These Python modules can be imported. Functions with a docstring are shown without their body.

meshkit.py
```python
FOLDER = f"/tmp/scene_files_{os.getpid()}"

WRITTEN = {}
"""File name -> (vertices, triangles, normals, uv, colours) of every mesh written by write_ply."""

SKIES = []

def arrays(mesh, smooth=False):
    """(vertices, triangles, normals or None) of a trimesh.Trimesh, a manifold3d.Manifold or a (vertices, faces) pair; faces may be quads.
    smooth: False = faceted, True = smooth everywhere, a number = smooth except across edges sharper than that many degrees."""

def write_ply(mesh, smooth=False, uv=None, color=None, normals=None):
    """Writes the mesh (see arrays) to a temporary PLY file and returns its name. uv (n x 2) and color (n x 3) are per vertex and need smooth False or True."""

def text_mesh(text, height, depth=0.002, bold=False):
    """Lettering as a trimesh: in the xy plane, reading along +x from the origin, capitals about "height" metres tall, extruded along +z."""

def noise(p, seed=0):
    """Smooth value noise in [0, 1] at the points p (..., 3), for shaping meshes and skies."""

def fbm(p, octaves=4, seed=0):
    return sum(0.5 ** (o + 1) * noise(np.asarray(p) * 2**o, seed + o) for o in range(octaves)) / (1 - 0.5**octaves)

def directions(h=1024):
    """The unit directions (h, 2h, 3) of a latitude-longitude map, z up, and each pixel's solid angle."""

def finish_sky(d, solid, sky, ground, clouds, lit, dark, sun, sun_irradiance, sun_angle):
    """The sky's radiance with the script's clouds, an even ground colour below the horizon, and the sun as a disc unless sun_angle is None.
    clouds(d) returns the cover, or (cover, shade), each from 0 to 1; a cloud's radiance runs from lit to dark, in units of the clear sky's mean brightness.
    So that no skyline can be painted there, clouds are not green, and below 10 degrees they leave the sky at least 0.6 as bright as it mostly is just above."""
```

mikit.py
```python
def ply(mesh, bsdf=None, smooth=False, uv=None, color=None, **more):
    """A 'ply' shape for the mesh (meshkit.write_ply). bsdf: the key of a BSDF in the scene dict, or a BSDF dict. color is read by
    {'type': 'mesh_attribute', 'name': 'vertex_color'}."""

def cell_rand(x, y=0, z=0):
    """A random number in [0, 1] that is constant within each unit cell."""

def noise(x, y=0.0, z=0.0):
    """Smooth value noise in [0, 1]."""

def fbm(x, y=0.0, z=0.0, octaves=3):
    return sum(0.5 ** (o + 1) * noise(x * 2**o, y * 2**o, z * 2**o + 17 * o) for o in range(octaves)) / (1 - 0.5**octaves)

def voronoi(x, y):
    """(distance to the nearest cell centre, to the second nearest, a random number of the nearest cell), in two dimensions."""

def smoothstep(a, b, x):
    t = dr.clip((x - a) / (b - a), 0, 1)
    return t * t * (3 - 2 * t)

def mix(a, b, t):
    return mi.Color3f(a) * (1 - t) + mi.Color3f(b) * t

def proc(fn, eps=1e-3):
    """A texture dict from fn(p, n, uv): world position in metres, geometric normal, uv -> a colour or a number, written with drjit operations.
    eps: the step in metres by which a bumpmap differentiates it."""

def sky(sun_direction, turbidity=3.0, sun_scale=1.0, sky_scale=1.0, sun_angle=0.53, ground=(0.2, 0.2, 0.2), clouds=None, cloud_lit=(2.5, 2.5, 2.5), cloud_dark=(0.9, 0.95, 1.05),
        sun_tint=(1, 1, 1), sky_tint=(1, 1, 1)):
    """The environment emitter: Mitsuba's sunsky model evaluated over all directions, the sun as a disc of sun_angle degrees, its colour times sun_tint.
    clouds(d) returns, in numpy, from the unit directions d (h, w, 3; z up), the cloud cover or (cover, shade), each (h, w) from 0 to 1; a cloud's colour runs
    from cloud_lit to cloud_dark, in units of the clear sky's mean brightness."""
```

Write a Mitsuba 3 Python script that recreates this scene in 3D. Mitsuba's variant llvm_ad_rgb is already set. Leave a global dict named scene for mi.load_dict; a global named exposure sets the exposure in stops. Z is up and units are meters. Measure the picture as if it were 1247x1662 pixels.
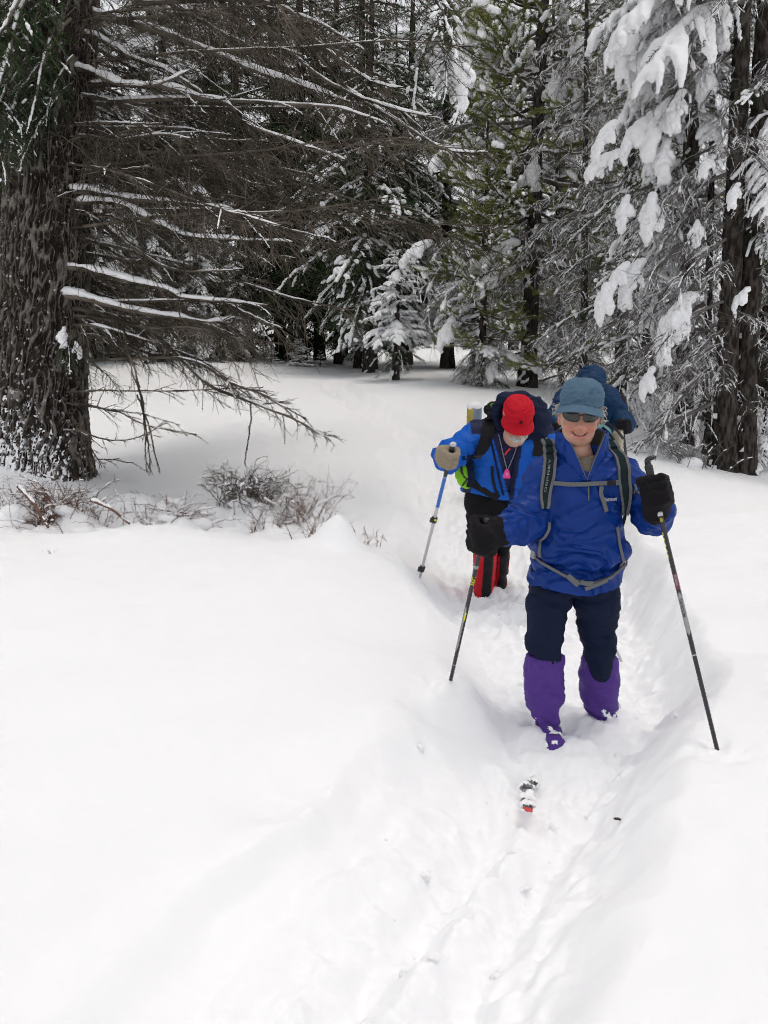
import math
import numpy as np, trimesh, mitsuba as mi, drjit as dr
import mikit, meshkit
from meshkit import fbm as nfbm, noise as nnoise

T = mi.ScalarTransform4f
scene, labels = {}, {}

# ------------------------------------------------------------------ camera, sky, exposure
EYE = np.array([0.0, 0.0, 1.69])
FPX, CX, CY = 1400.0, 623.5, 831.0            # focal length and centre in pixels of the photograph
PITCH = math.atan((CY - 600.0) / FPX)
CP, SP = math.cos(PITCH), math.sin(PITCH)
scene['camera'] = {'type': 'perspective', 'fov': 2 * math.degrees(math.atan(CX / FPX)), 'fov_axis': 'x',
                   'near_clip': 0.05, 'far_clip': 2000.0,
                   'to_world': T().look_at(origin=EYE.tolist(), target=(EYE + [0, CP, -SP]).tolist(), up=[0, 0, 1])}
scene['sky'] = mikit.sky((0.16, 0.02, 0.98), turbidity=5, sun_scale=0.30, sun_angle=24, sky_scale=1.0,
                         ground=(0.75, 0.76, 0.78), sun_tint=(.90, .97, 1.09), clouds=lambda d: 1.0, cloud_lit=(1.35, 1.37, 1.41))
exposure = 1.54


def at(x, y, Y):
    """the place Y metres ahead that stands at (x, y) of the photograph"""
    u, v = (x - CX) / FPX, -(y - CY) / FPX
    d = np.array([u, CP + v * SP, -SP + v * CP])
    return EYE + d / d[1] * Y


# ------------------------------------------------------------------ bookkeeping
def numbered(name):
    if name not in labels and name not in scene and not any(k.startswith(name + '__') for k in scene):
        return name
    k = 1
    while True:
        n = f'{name}_{k:03d}'
        if n not in labels and n not in scene:
            return n
        k += 1


def thing(name, label, cat, group=None, kind=None):
    key = numbered(name)
    labels[key] = {'label': label, 'category': cat}
    if group: labels[key]['group'] = group
    if kind: labels[key]['kind'] = kind
    return key


PARTN = {}
LOOSE = {'snow', 'blown_snow', 'stuck_snow', 'caked_snow', 'snow_clumps', 'stems', 'hair', 'twigs'}


def pkey(parent, name):
    n = PARTN.get((parent, name), 0)
    PARTN[(parent, name)] = n + 1
    return f'{parent}__{name}' + (f'_{n:03d}' if n else '')


def part(parent, name, mesh, bsdf, smooth=True, **kw):
    key = pkey(parent, name)
    scene[key] = mikit.ply(mesh, bsdf, smooth=smooth, **kw)
    if name in LOOSE: labels[key] = {'kind': 'stuff'}
    return key


# ------------------------------------------------------------------ materials
def rgb(*c): return {'type': 'rgb', 'value': list(c)}


def two(b): return {'type': 'twosided', 'bsdf': b}


def bumped(b, fn, scale=1.0, eps=1e-3):
    return {'type': 'bumpmap', 'arbitrary': mikit.proc(fn, eps=eps), 'scale': scale, 'bsdf': b}


scene['mat_snow'] = two(bumped({'type': 'diffuse', 'reflectance': rgb(.905, .91, .925)},
                               lambda p, n, uv: .0035 * mikit.noise(p.x * 16, p.y * 38, p.z * 30) + .0016 * mikit.noise(p.x * 90, p.y * 90, p.z * 90), 1.0, 3e-3))
scene['mat_snow_bough'] = two({'type': 'diffuse', 'reflectance': rgb(.90, .905, .92)})


def bark_col(p, n, uv):
    r = uv.x
    f = mikit.fbm(p.x * 30, p.y * 30, p.z * 12, octaves=3)
    c = mikit.mix((.020, .016, .014), (.058, .048, .042), mikit.smoothstep(.25, .75, f))
    c = mikit.mix(c, mi.Color3f(.19, .172, .155), mikit.smoothstep(.45, .85, r * .8 + f * .3))
    g = mikit.fbm(p.x * 3 + 9, p.y * 3, p.z * 2, octaves=2)
    c = mikit.mix(c, mi.Color3f(.05, .055, .035), mikit.smoothstep(.55, .75, g) * .4)
    s = mikit.fbm(p.x * 34, p.y * 34, p.z * 26, octaves=3)
    return mikit.mix(c, mi.Color3f(.66, .67, .70), mikit.smoothstep(.70, .86, s + uv.y * .85 - uv.x * .08) * .85)


scene['mat_fir_bark'] = two({'type': 'diffuse', 'reflectance': mikit.proc(bark_col)})


def trunk_col(p, n, uv):
    f = mikit.fbm(p.x * 40, p.y * 40, p.z * 9, octaves=3)
    g = mikit.noise(p.x * 18, p.y * 18, p.z * 26)
    c = mikit.mix((.022, .018, .016), (.085, .074, .066), mikit.smoothstep(.3, .75, f))
    return c * (.85 + .3 * g)


scene['mat_trunk'] = two(bumped({'type': 'diffuse', 'reflectance': mikit.proc(trunk_col)},
                                lambda p, n, uv: .02 * mikit.fbm(p.x * 40, p.y * 40, p.z * 9, octaves=2), 1.0, 4e-3))


def twig_col(p, n, uv):
    f = mikit.fbm(p.x * 6, p.y * 6, p.z * 6, octaves=2)
    return mikit.mix((.055, .046, .037), (.165, .142, .116), mikit.smoothstep(.3, .7, f))


scene['mat_twig'] = two({'type': 'diffuse', 'reflectance': mikit.proc(twig_col)})
scene['mat_grey_twig'] = two({'type': 'diffuse', 'reflectance': mikit.proc(
    lambda p, n, uv: mikit.mix((.095, .086, .079), (.27, .255, .245), mikit.fbm(p.x * 7, p.y * 7, p.z * 7, octaves=2)))})
scene['mat_red_twig'] = two({'type': 'diffuse', 'reflectance': mikit.proc(
    lambda p, n, uv: mikit.mix((.10, .055, .040), (.20, .115, .085), mikit.noise(p.x * 9, p.y * 9, p.z * 9)))})


def needle(a, b):
    return two({'type': 'diffuse', 'reflectance': mikit.proc(
        lambda p, n, uv: mikit.mix(a, b, mikit.smoothstep(.3, .7, mikit.fbm(p.x * 3.1, p.y * 3.1, p.z * 3.1, octaves=3))))})


scene['mat_fir_needles'] = needle((.018, .038, .018), (.058, .098, .045))
scene['mat_pine_needles'] = needle((.105, .125, .034), (.270, .290, .095))


def weave(scale, amp):
    return lambda p, n, uv: amp * (mikit.noise(p.x * scale, p.y * scale, p.z * scale) + .5 * mikit.noise(p.x * scale * 3, p.y * scale * 3, p.z * scale * 3))


def fold_bump(amp=.012, s=1.0):
    """cloth creases: sharp ridges of stretched, warped noise in two directions, over soft swells"""
    def ridge(n):
        r = 1 - dr.abs(2 * n - 1)
        return r * r * r

    def fn(p, n, uv):
        w = mikit.fbm(p.x * 5 * s + 3, p.y * 5 * s, p.z * 5 * s, octaves=2)
        a = mikit.noise(p.x * 6 * s + w * 5 + p.z * 5 * s, p.y * 6 * s, p.z * 13 * s + w * 4)
        b = mikit.noise(p.x * 13 * s - p.z * 9 * s + w * 4 + 7, p.y * 11 * s, p.z * 17 * s + w * 5)
        c = mikit.noise(p.x * 40 * s + w * 3, p.y * 40 * s, p.z * 48 * s)
        return amp * (.55 * a + .38 * ridge(a) + .30 * ridge(b) + .10 * c)
    return fn


def cloth(col, rough=.6, amp=.012, s=1.0, sheen=0.0, spec=.18):
    c = rgb(*col) if isinstance(col, tuple) else col
    return two(bumped({'type': 'principled', 'base_color': c, 'roughness': rough, 'specular': spec, 'sheen': sheen}, fold_bump(amp * 1.35, s), 1.0, 3e-3))


VC = {'type': 'mesh_attribute', 'name': 'vertex_color'}
scene['mat_jacket'] = cloth((.002, .031, .205), .46, .030, 1.0, 0.0, .22)
scene['mat_jacket_panels'] = cloth(VC, .55, .014)
scene['mat_navy'] = cloth((.006, .011, .034), .8, .012, 1.1)
scene['mat_teal_jacket'] = cloth((.005, .030, .085), .6, .014)
scene['mat_black_cloth'] = cloth((.006, .006, .008), .8, .010)
scene['mat_purple'] = cloth((.085, .036, .235), .55, .010, 1.2)
scene['mat_cap_blue'] = cloth((.072, .128, .190), .75, .006, 2.2)
scene['mat_cap_red'] = cloth((.46, .006, .018), .75, .005, 2.0)
scene['mat_glove'] = cloth((.006, .005, .0065), .85, .006, 2.2, .15)
scene['mat_knit_glove'] = cloth((.27, .225, .165), .9, .006, 2.4)
scene['mat_sweater'] = two(bumped({'type': 'diffuse', 'reflectance': mikit.proc(
    lambda p, n, uv: mikit.mix((.10, .085, .068), (.27, .235, .195), mikit.noise(p.x * 260, p.y * 260, p.z * 330)))}, weave(240, .004), 1.0, 1e-3))
scene['mat_fleece'] = two(bumped({'type': 'diffuse', 'reflectance': rgb(.105, .10, .10)}, weave(200, .003), 1.0, 1e-3))
scene['mat_skin'] = two({'type': 'principled', 'base_color': VC, 'roughness': .48, 'specular': .4})
scene['mat_hair'] = two({'type': 'diffuse', 'reflectance': mikit.proc(
    lambda p, n, uv: mikit.mix((.30, .27, .24), (.62, .60, .57), mikit.noise(p.x * 90, p.y * 90, p.z * 90)))})
scene['mat_teeth'] = two({'type': 'principled', 'base_color': rgb(.62, .57, .48), 'roughness': .25})
scene['mat_mouth'] = two({'type': 'diffuse', 'reflectance': rgb(.05, .012, .012)})
scene['mat_lens'] = two({'type': 'principled', 'base_color': rgb(.014, .012, .014), 'roughness': .08, 'specular': .6})
scene['mat_frame'] = two({'type': 'principled', 'base_color': rgb(.035, .028, .024), 'roughness': .3, 'specular': .6})
scene['mat_strap_grey'] = two(bumped({'type': 'diffuse', 'reflectance': rgb(.15, .155, .16)}, weave(300, .002), 1.0, 1e-3))
scene['mat_strap_dark'] = two(bumped({'type': 'diffuse', 'reflectance': rgb(.020, .031, .033)}, weave(300, .002), 1.0, 1e-3))
scene['mat_strap_black'] = two(bumped({'type': 'diffuse', 'reflectance': rgb(.022, .022, .024)}, weave(300, .002), 1.0, 1e-3))
scene['mat_teal_bag'] = cloth((.10, .24, .26), .7, .006, 2.0)
scene['mat_lime'] = cloth((.20, .50, .016), .6, .004, 2.0)
scene['mat_black_plastic'] = two({'type': 'principled', 'base_color': rgb(.012, .012, .014), 'roughness': .4, 'specular': .5})
scene['mat_pole_black'] = two({'type': 'principled', 'base_color': rgb(.018, .014, .020), 'roughness': .3, 'specular': .5, 'clearcoat': .4})
scene['mat_pole_blue'] = two({'type': 'principled', 'base_color': rgb(.03, .13, .48), 'roughness': .3, 'specular': .5})
scene['mat_aluminium'] = two({'type': 'principled', 'base_color': rgb(.55, .55, .57), 'roughness': .35, 'metallic': .7})
scene['mat_grey_print'] = two({'type': 'diffuse', 'reflectance': rgb(.32, .32, .33)})
scene['mat_silver_print'] = two({'type': 'diffuse', 'reflectance': rgb(.55, .56, .58)})
scene['mat_pink_print'] = two({'type': 'diffuse', 'reflectance': rgb(.20, .07, .10)})
scene['mat_yellow_print'] = two({'type': 'diffuse', 'reflectance': rgb(.75, .72, .03)})
scene['mat_red'] = two({'type': 'principled', 'base_color': rgb(.60, .02, .03), 'roughness': .45})
scene['mat_pink'] = two({'type': 'principled', 'base_color': rgb(.72, .04, .27), 'roughness': .4})
scene['mat_ski'] = two({'type': 'principled', 'base_color': VC, 'roughness': .35})
scene['mat_post'] = two({'type': 'diffuse', 'reflectance': VC})


# ------------------------------------------------------------------ mesh helpers
def tubes(P, R, sides=4, caps=False):
    """P (N, K, 3) polylines of equal length, R (N, K) radii -> one mesh"""
    P, R = np.asarray(P, float), np.asarray(R, float)
    N, K, _ = P.shape
    t = np.gradient(P, axis=1)
    t /= np.linalg.norm(t, axis=2, keepdims=True) + 1e-12
    m = t.mean(1, keepdims=True)
    ref = np.where(np.abs(m[..., 2:]) < .8, [0, 0, 1.0], [1.0, 0, 0])
    a = np.cross(t, np.broadcast_to(ref, t.shape))
    a /= np.linalg.norm(a, axis=2, keepdims=True) + 1e-12
    b = np.cross(t, a)
    ang = np.arange(sides) * 2 * np.pi / sides
    v = P[:, :, None] + R[:, :, None, None] * (np.cos(ang)[:, None] * a[:, :, None] + np.sin(ang)[:, None] * b[:, :, None])
    k, j = np.meshgrid(np.arange(K - 1), np.arange(sides), indexing='ij')
    q = np.stack([k * sides + j, k * sides + (j + 1) % sides, (k + 1) * sides + (j + 1) % sides, (k + 1) * sides + j], -1).reshape(-1, 4)
    f = np.vstack([q[:, [0, 1, 2]], q[:, [0, 2, 3]]])
    if caps:
        e = [[0, j + 1, j] for j in range(1, sides - 1)] + [[(K - 1) * sides, (K - 1) * sides + j, (K - 1) * sides + j + 1] for j in range(1, sides - 1)]
        f = np.vstack([f, e])
    f = (f[None] + (np.arange(N) * K * sides)[:, None, None]).reshape(-1, 3)
    return v.reshape(-1, 3), f


def tube(pts, radii, sides=10, caps=True):
    pts = np.asarray(pts, float)
    r = np.broadcast_to(np.asarray(radii, float), (len(pts),))
    return tubes(pts[None], r[None], sides, caps)


def join(ms):
    V, F, n = [], [], 0
    for v, f in ms:
        v, f = np.asarray(v), np.asarray(f)
        if len(f) == 0: continue
        V.append(v); F.append(f + n); n += len(v)
    return np.vstack(V), np.vstack(F)


def spline(pts, n):
    """Catmull-Rom through the points, n samples"""
    p = np.asarray(pts, float)
    if len(p) == 2:
        return p[0] + (p[1] - p[0]) * np.linspace(0, 1, n)[:, None]
    q = np.vstack([2 * p[0] - p[1], p, 2 * p[-1] - p[-2]])
    s = np.linspace(0, len(p) - 1 - 1e-9, n)
    i = s.astype(int); t = (s - i)[:, None]
    a, b, c, d = q[i], q[i + 1], q[i + 2], q[i + 3]
    return .5 * (2 * b + (c - a) * t + (2 * a - 5 * b + 4 * c - d) * t ** 2 + (3 * b - a - 3 * c + d) * t ** 3)


def grid_mesh(P, close_u=False):
    """P (n, m, 3) -> sheet"""
    n, m, _ = P.shape
    i, j = np.meshgrid(np.arange(n if close_u else n - 1), np.arange(m - 1), indexing='ij')
    i2 = (i + 1) % n
    q = np.stack([i * m + j, i2 * m + j, i2 * m + j + 1, i * m + j + 1], -1).reshape(-1, 4)
    return P.reshape(-1, 3), np.vstack([q[:, [0, 1, 2]], q[:, [0, 2, 3]]])


def normals_of(v, f):
    n = np.zeros_like(v)
    fn = np.cross(v[f[:, 1]] - v[f[:, 0]], v[f[:, 2]] - v[f[:, 0]])
    for k in range(3): np.add.at(n, f[:, k], fn)
    return n / (np.linalg.norm(n, axis=1, keepdims=True) + 1e-20)


def thick(P, th):
    """a sheet (n, m, 3) made a closed slab, th thick, by offset along its normals"""
    v, f = grid_mesh(P)
    n = normals_of(v, f)
    k = len(v)
    N, M, _ = P.shape
    edge = [i * M for i in range(N)] + [(N - 1) * M + j for j in range(1, M)] + [i * M + M - 1 for i in range(N - 2, -1, -1)] + list(range(M - 2, 0, -1))
    e = np.array(edge); e2 = np.roll(e, -1)
    side = np.vstack([np.stack([e, e2, e2 + k], 1), np.stack([e, e2 + k, e + k], 1)])
    return np.vstack([v + n * th / 2, v - n * th / 2]), np.vstack([f, f[:, ::-1] + k, side[:, ::-1]])


# ------------------------------------------------------------------ signed distance modelling
def capsule(a, b, ra, rb):
    a, b = np.asarray(a, np.float32), np.asarray(b, np.float32)
    ab = b - a; L2 = float(ab @ ab) + 1e-12

    def f(p):
        t = np.clip((p - a) @ ab / L2, 0, 1)
        d = p - a - t[:, None] * ab
        return np.sqrt((d * d).sum(1)) - (ra + (rb - ra) * t)
    return f


def ellipsoid(c, r, R=None):
    c, r = np.asarray(c, np.float32), np.asarray(r, np.float32)

    def f(p):
        q = p - c
        if R is not None: q = q @ np.asarray(R, np.float32)
        k0 = np.sqrt(((q / r) ** 2).sum(1)); k1 = np.sqrt(((q / (r * r)) ** 2).sum(1)) + 1e-9
        return k0 * (k0 - 1) / k1
    return f


def loft(rows, power=2.0):
    """rows (z, cx, cy, a, b): a stack of superelliptic sections along z"""
    rows = np.array(sorted(map(tuple, rows)), np.float32)
    from scipy.interpolate import PchipInterpolator
    g = PchipInterpolator(rows[:, 0], rows[:, 1:])
    z0, z1 = rows[0, 0], rows[-1, 0]

    def f(p):
        z = np.clip(p[:, 2], z0, z1)
        s = g(z).astype(np.float32)
        qx, qy = np.abs(p[:, 0] - s[:, 0]) / s[:, 2], np.abs(p[:, 1] - s[:, 1]) / s[:, 3]
        k = (qx ** power + qy ** power) ** (1 / power)
        d = (k - 1) * np.minimum(s[:, 2], s[:, 3])
        dz = np.abs(p[:, 2] - z)
        return np.where(dz > 0, np.sqrt(np.maximum(d, 0) ** 2 + dz ** 2), np.maximum(d, -np.minimum(p[:, 2] - z0, z1 - p[:, 2]) - .0))
    return f


def smin(a, b, k):
    if k <= 0: return np.minimum(a, b)
    h = np.maximum(k - np.abs(a - b), 0) / k
    return np.minimum(a, b) - h * h * k * .25


def union(fs, k=.02):
    def f(p):
        d = fs[0](p)
        for g in fs[1:]: d = smin(d, g(p), k)
        return d
    return f


def minus(f1, f2, k=.01):
    return lambda p: -smin(-f1(p), f2(p), k)


def surface(f, lo, hi, h):
    """surface nets of f = 0 inside the box, evaluated only near the surface"""
    lo, hi = np.minimum(lo, hi) - 2 * h, np.maximum(lo, hi) + 2 * h
    B = 5
    nb = np.ceil((hi - lo) / (h * B)).astype(int)
    bi = np.stack(np.meshgrid(*[np.arange(n) for n in nb], indexing='ij'), -1).reshape(-1, 3)
    cen = (lo + (bi + .5) * B * h - .5 * h).astype(np.float32)
    val = f(cen)
    act = np.abs(val) < B * h * 1.5 + h
    F = np.repeat(np.repeat(np.repeat(val.reshape(nb), B, 0), B, 1), B, 2).astype(np.float32)
    off = np.stack(np.meshgrid(*[np.arange(B)] * 3, indexing='ij'), -1).reshape(-1, 3)
    ids = (bi[act][:, None] * B + off[None]).reshape(-1, 3)
    out = np.empty(len(ids), np.float32)
    for s in range(0, len(ids), 200000):
        out[s:s + 200000] = f((lo + ids[s:s + 200000] * h).astype(np.float32))
    F[ids[:, 0], ids[:, 1], ids[:, 2]] = out
    S = F < 0
    c = [S[a:S.shape[0] - 1 + a, b:S.shape[1] - 1 + b, d:S.shape[2] - 1 + d] for a in (0, 1) for b in (0, 1) for d in (0, 1)]
    n = sum(x.astype(np.int8) for x in c)
    cell = np.argwhere((n > 0) & (n < 8))
    if len(cell) == 0: return np.zeros((0, 3)), np.zeros((0, 3), int)
    idx = np.full(n.shape, -1, np.int32)
    idx[tuple(cell.T)] = np.arange(len(cell))
    acc, cnt = np.zeros((len(cell), 3)), np.zeros(len(cell))
    for ax in range(3):
        o = [k for k in range(3) if k != ax]
        for a in (0, 1):
            for b in (0, 1):
                p0 = cell.copy(); p0[:, o[0]] += a; p0[:, o[1]] += b
                p1 = p0.copy(); p1[:, ax] += 1
                f0, f1 = F[tuple(p0.T)], F[tuple(p1.T)]
                m = (f0 < 0) != (f1 < 0)
                t = f0[m] / (f0[m] - f1[m])
                q = p0[m].astype(float); q[:, ax] += t
                acc[m] += q; cnt[m] += 1
    v = lo + acc / cnt[:, None] * h
    faces = []
    for ax in range(3):
        o = [(ax + 1) % 3, (ax + 2) % 3]
        sl0 = [slice(None)] * 3; sl1 = [slice(None)] * 3
        sl0[ax], sl1[ax] = slice(0, -1), slice(1, None)
        e = np.argwhere(S[tuple(sl0)] != S[tuple(sl1)])
        ok = (e[:, o[0]] > 0) & (e[:, o[1]] > 0) & (e[:, o[0]] < n.shape[o[0]]) & (e[:, o[1]] < n.shape[o[1]])
        e = e[ok]
        quad = []
        for a, b in ((1, 1), (0, 1), (0, 0), (1, 0)):
            q = e.copy(); q[:, o[0]] -= a; q[:, o[1]] -= b
            quad.append(idx[tuple(q.T)])
        quad = np.stack(quad, 1)
        inside = S[tuple(e.T)]
        quad[~inside] = quad[~inside][:, ::-1]
        faces.append(quad[(quad >= 0).all(1)])
    q = np.vstack(faces)
    return v, np.vstack([q[:, [0, 1, 2]], q[:, [0, 2, 3]]])


def wrinkle(v, f, amp, s=1.0, seed=0):
    """soft cloth folds as displacement along the normals"""
    n = normals_of(v, f)
    w = nfbm(v * 4 * s, 2, seed)
    a = nnoise(np.stack([v[:, 0] * 6 * s + w * 4, v[:, 1] * 6 * s, v[:, 2] * 14 * s + w * 3 + v[:, 0] * 5 * s], 1), seed + 3)
    b = nnoise(np.stack([v[:, 0] * 13 * s + v[:, 2] * 9 * s + w * 4, v[:, 1] * 12 * s, v[:, 2] * 19 * s + w * 5], 1), seed + 7)
    ra, rb = (1 - np.abs(2 * a - 1)) ** 2, (1 - np.abs(2 * b - 1)) ** 2.5
    return v + n * (amp * ((a - .5) * 1.2 + (ra - .33) * .55 + (rb - .28) * .50))[:, None], f


def rot(axis, deg):
    return np.array(trimesh.transformations.rotation_matrix(math.radians(deg), axis)[:3, :3])


def flake(v, f, amp, s, seed=0):
    n = normals_of(v, f)
    return v + n * (amp * (nfbm(v * s, 3, seed) - .5) * 2)[:, None], f
# ------------------------------------------------------------------ the snow
from scipy.interpolate import PchipInterpolator
_prof = PchipInterpolator([-300, -20, -2, 0, 4, 6, 8, 10, 12, 14, 17, 20, 25, 30, 40, 60, 120, 300],
                          [.2, .25, .30, .33, .35, .43, .57, .79, .98, 1.16, 1.40, 1.60, 1.86, 2.2, 2.8, 4.2, 8, 16])
BUMPS = [  # x, y, height, radius: lumps of snow over brush, and the little cone at the mound's end
    (-.31, 5.52, .20, .125), (-.22, 5.62, .05, .30), (-1.55, 5.75, .10, .50), (-2.6, 6.1, .06, .4), (-1.05, 6.9, .17, .22), (-.55, 6.7, .13, .20),
    (-.85, 6.35, .14, .16), (-1.35, 7.15, .16, .24), (-1.75, 7.0, .20, .22), (-2.15, 7.3, .16, .25), (-.75, 7.2, .12, .2), (-2.45, 6.75, .20, .16),
    (-2.95, 6.55, .20, .22), (-1.15, 6.3, .10, .18), (-.45, 6.25, .08, .15), (-1.9, 6.45, .12, .2), (-3.4, 6.9, .15, .3), (-1.55, 6.6, .13, .13),
    (3.7, 11.3, .15, .5), (5.0, 10.8, .3, .5), (2.9, 12.2, .2, .6), (-3.35, 8.0, .28, .55), (-4.2, 7.7, .2, .8)]
TRENCHES = [  # polyline, half width, depth
    ([(-.62, .4), (-.32, 1.2), (-.05, 1.7), (.2, 2.2), (.48, 2.8), (.82, 3.45), (1.02, 3.85), (1.22, 4.5), (1.32, 5.2), (1.42, 6.2), (1.75, 8), (2.2, 10.5), (2.5, 13)], .24, .33),
    ([(-1.2, .4), (-.72, 1.15), (-.36, 1.7), (-.06, 2.2), (.25, 2.75), (.55, 3.2)], .12, .08),
    ([(.88, 3.9), (.86, 4.6), (.78, 5.4), (.76, 6.1), (.74, 7.2), (.58, 9.5)], .27, .30),
    ([(.58, 9.4), (.3, 11), (-.05, 12.4), (-.55, 14.8), (-1.0, 17)], .22, .10),
    ([(-.30, 2.55), (-.05, 2.80), (.20, 3.12)], .06, .06)]


def _polydist(x, y, pl):
    d, sd = np.full(x.shape, 1e9), np.zeros(x.shape)
    for (x0, y0), (x1, y1) in zip(pl[:-1], pl[1:]):
        dx, dy = x1 - x0, y1 - y0
        t = np.clip(((x - x0) * dx + (y - y0) * dy) / (dx * dx + dy * dy), 0, 1)
        e = np.hypot(x - x0 - t * dx, y - y0 - t * dy)
        sd = np.where(e < d, dx * (y - y0) - dy * (x - x0), sd)
        d = np.minimum(d, e)
    return d, sd


def sstep(a, b, x):
    t = np.clip((x - a) / (b - a), 0, 1)
    return t * t * (3 - 2 * t)


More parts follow.
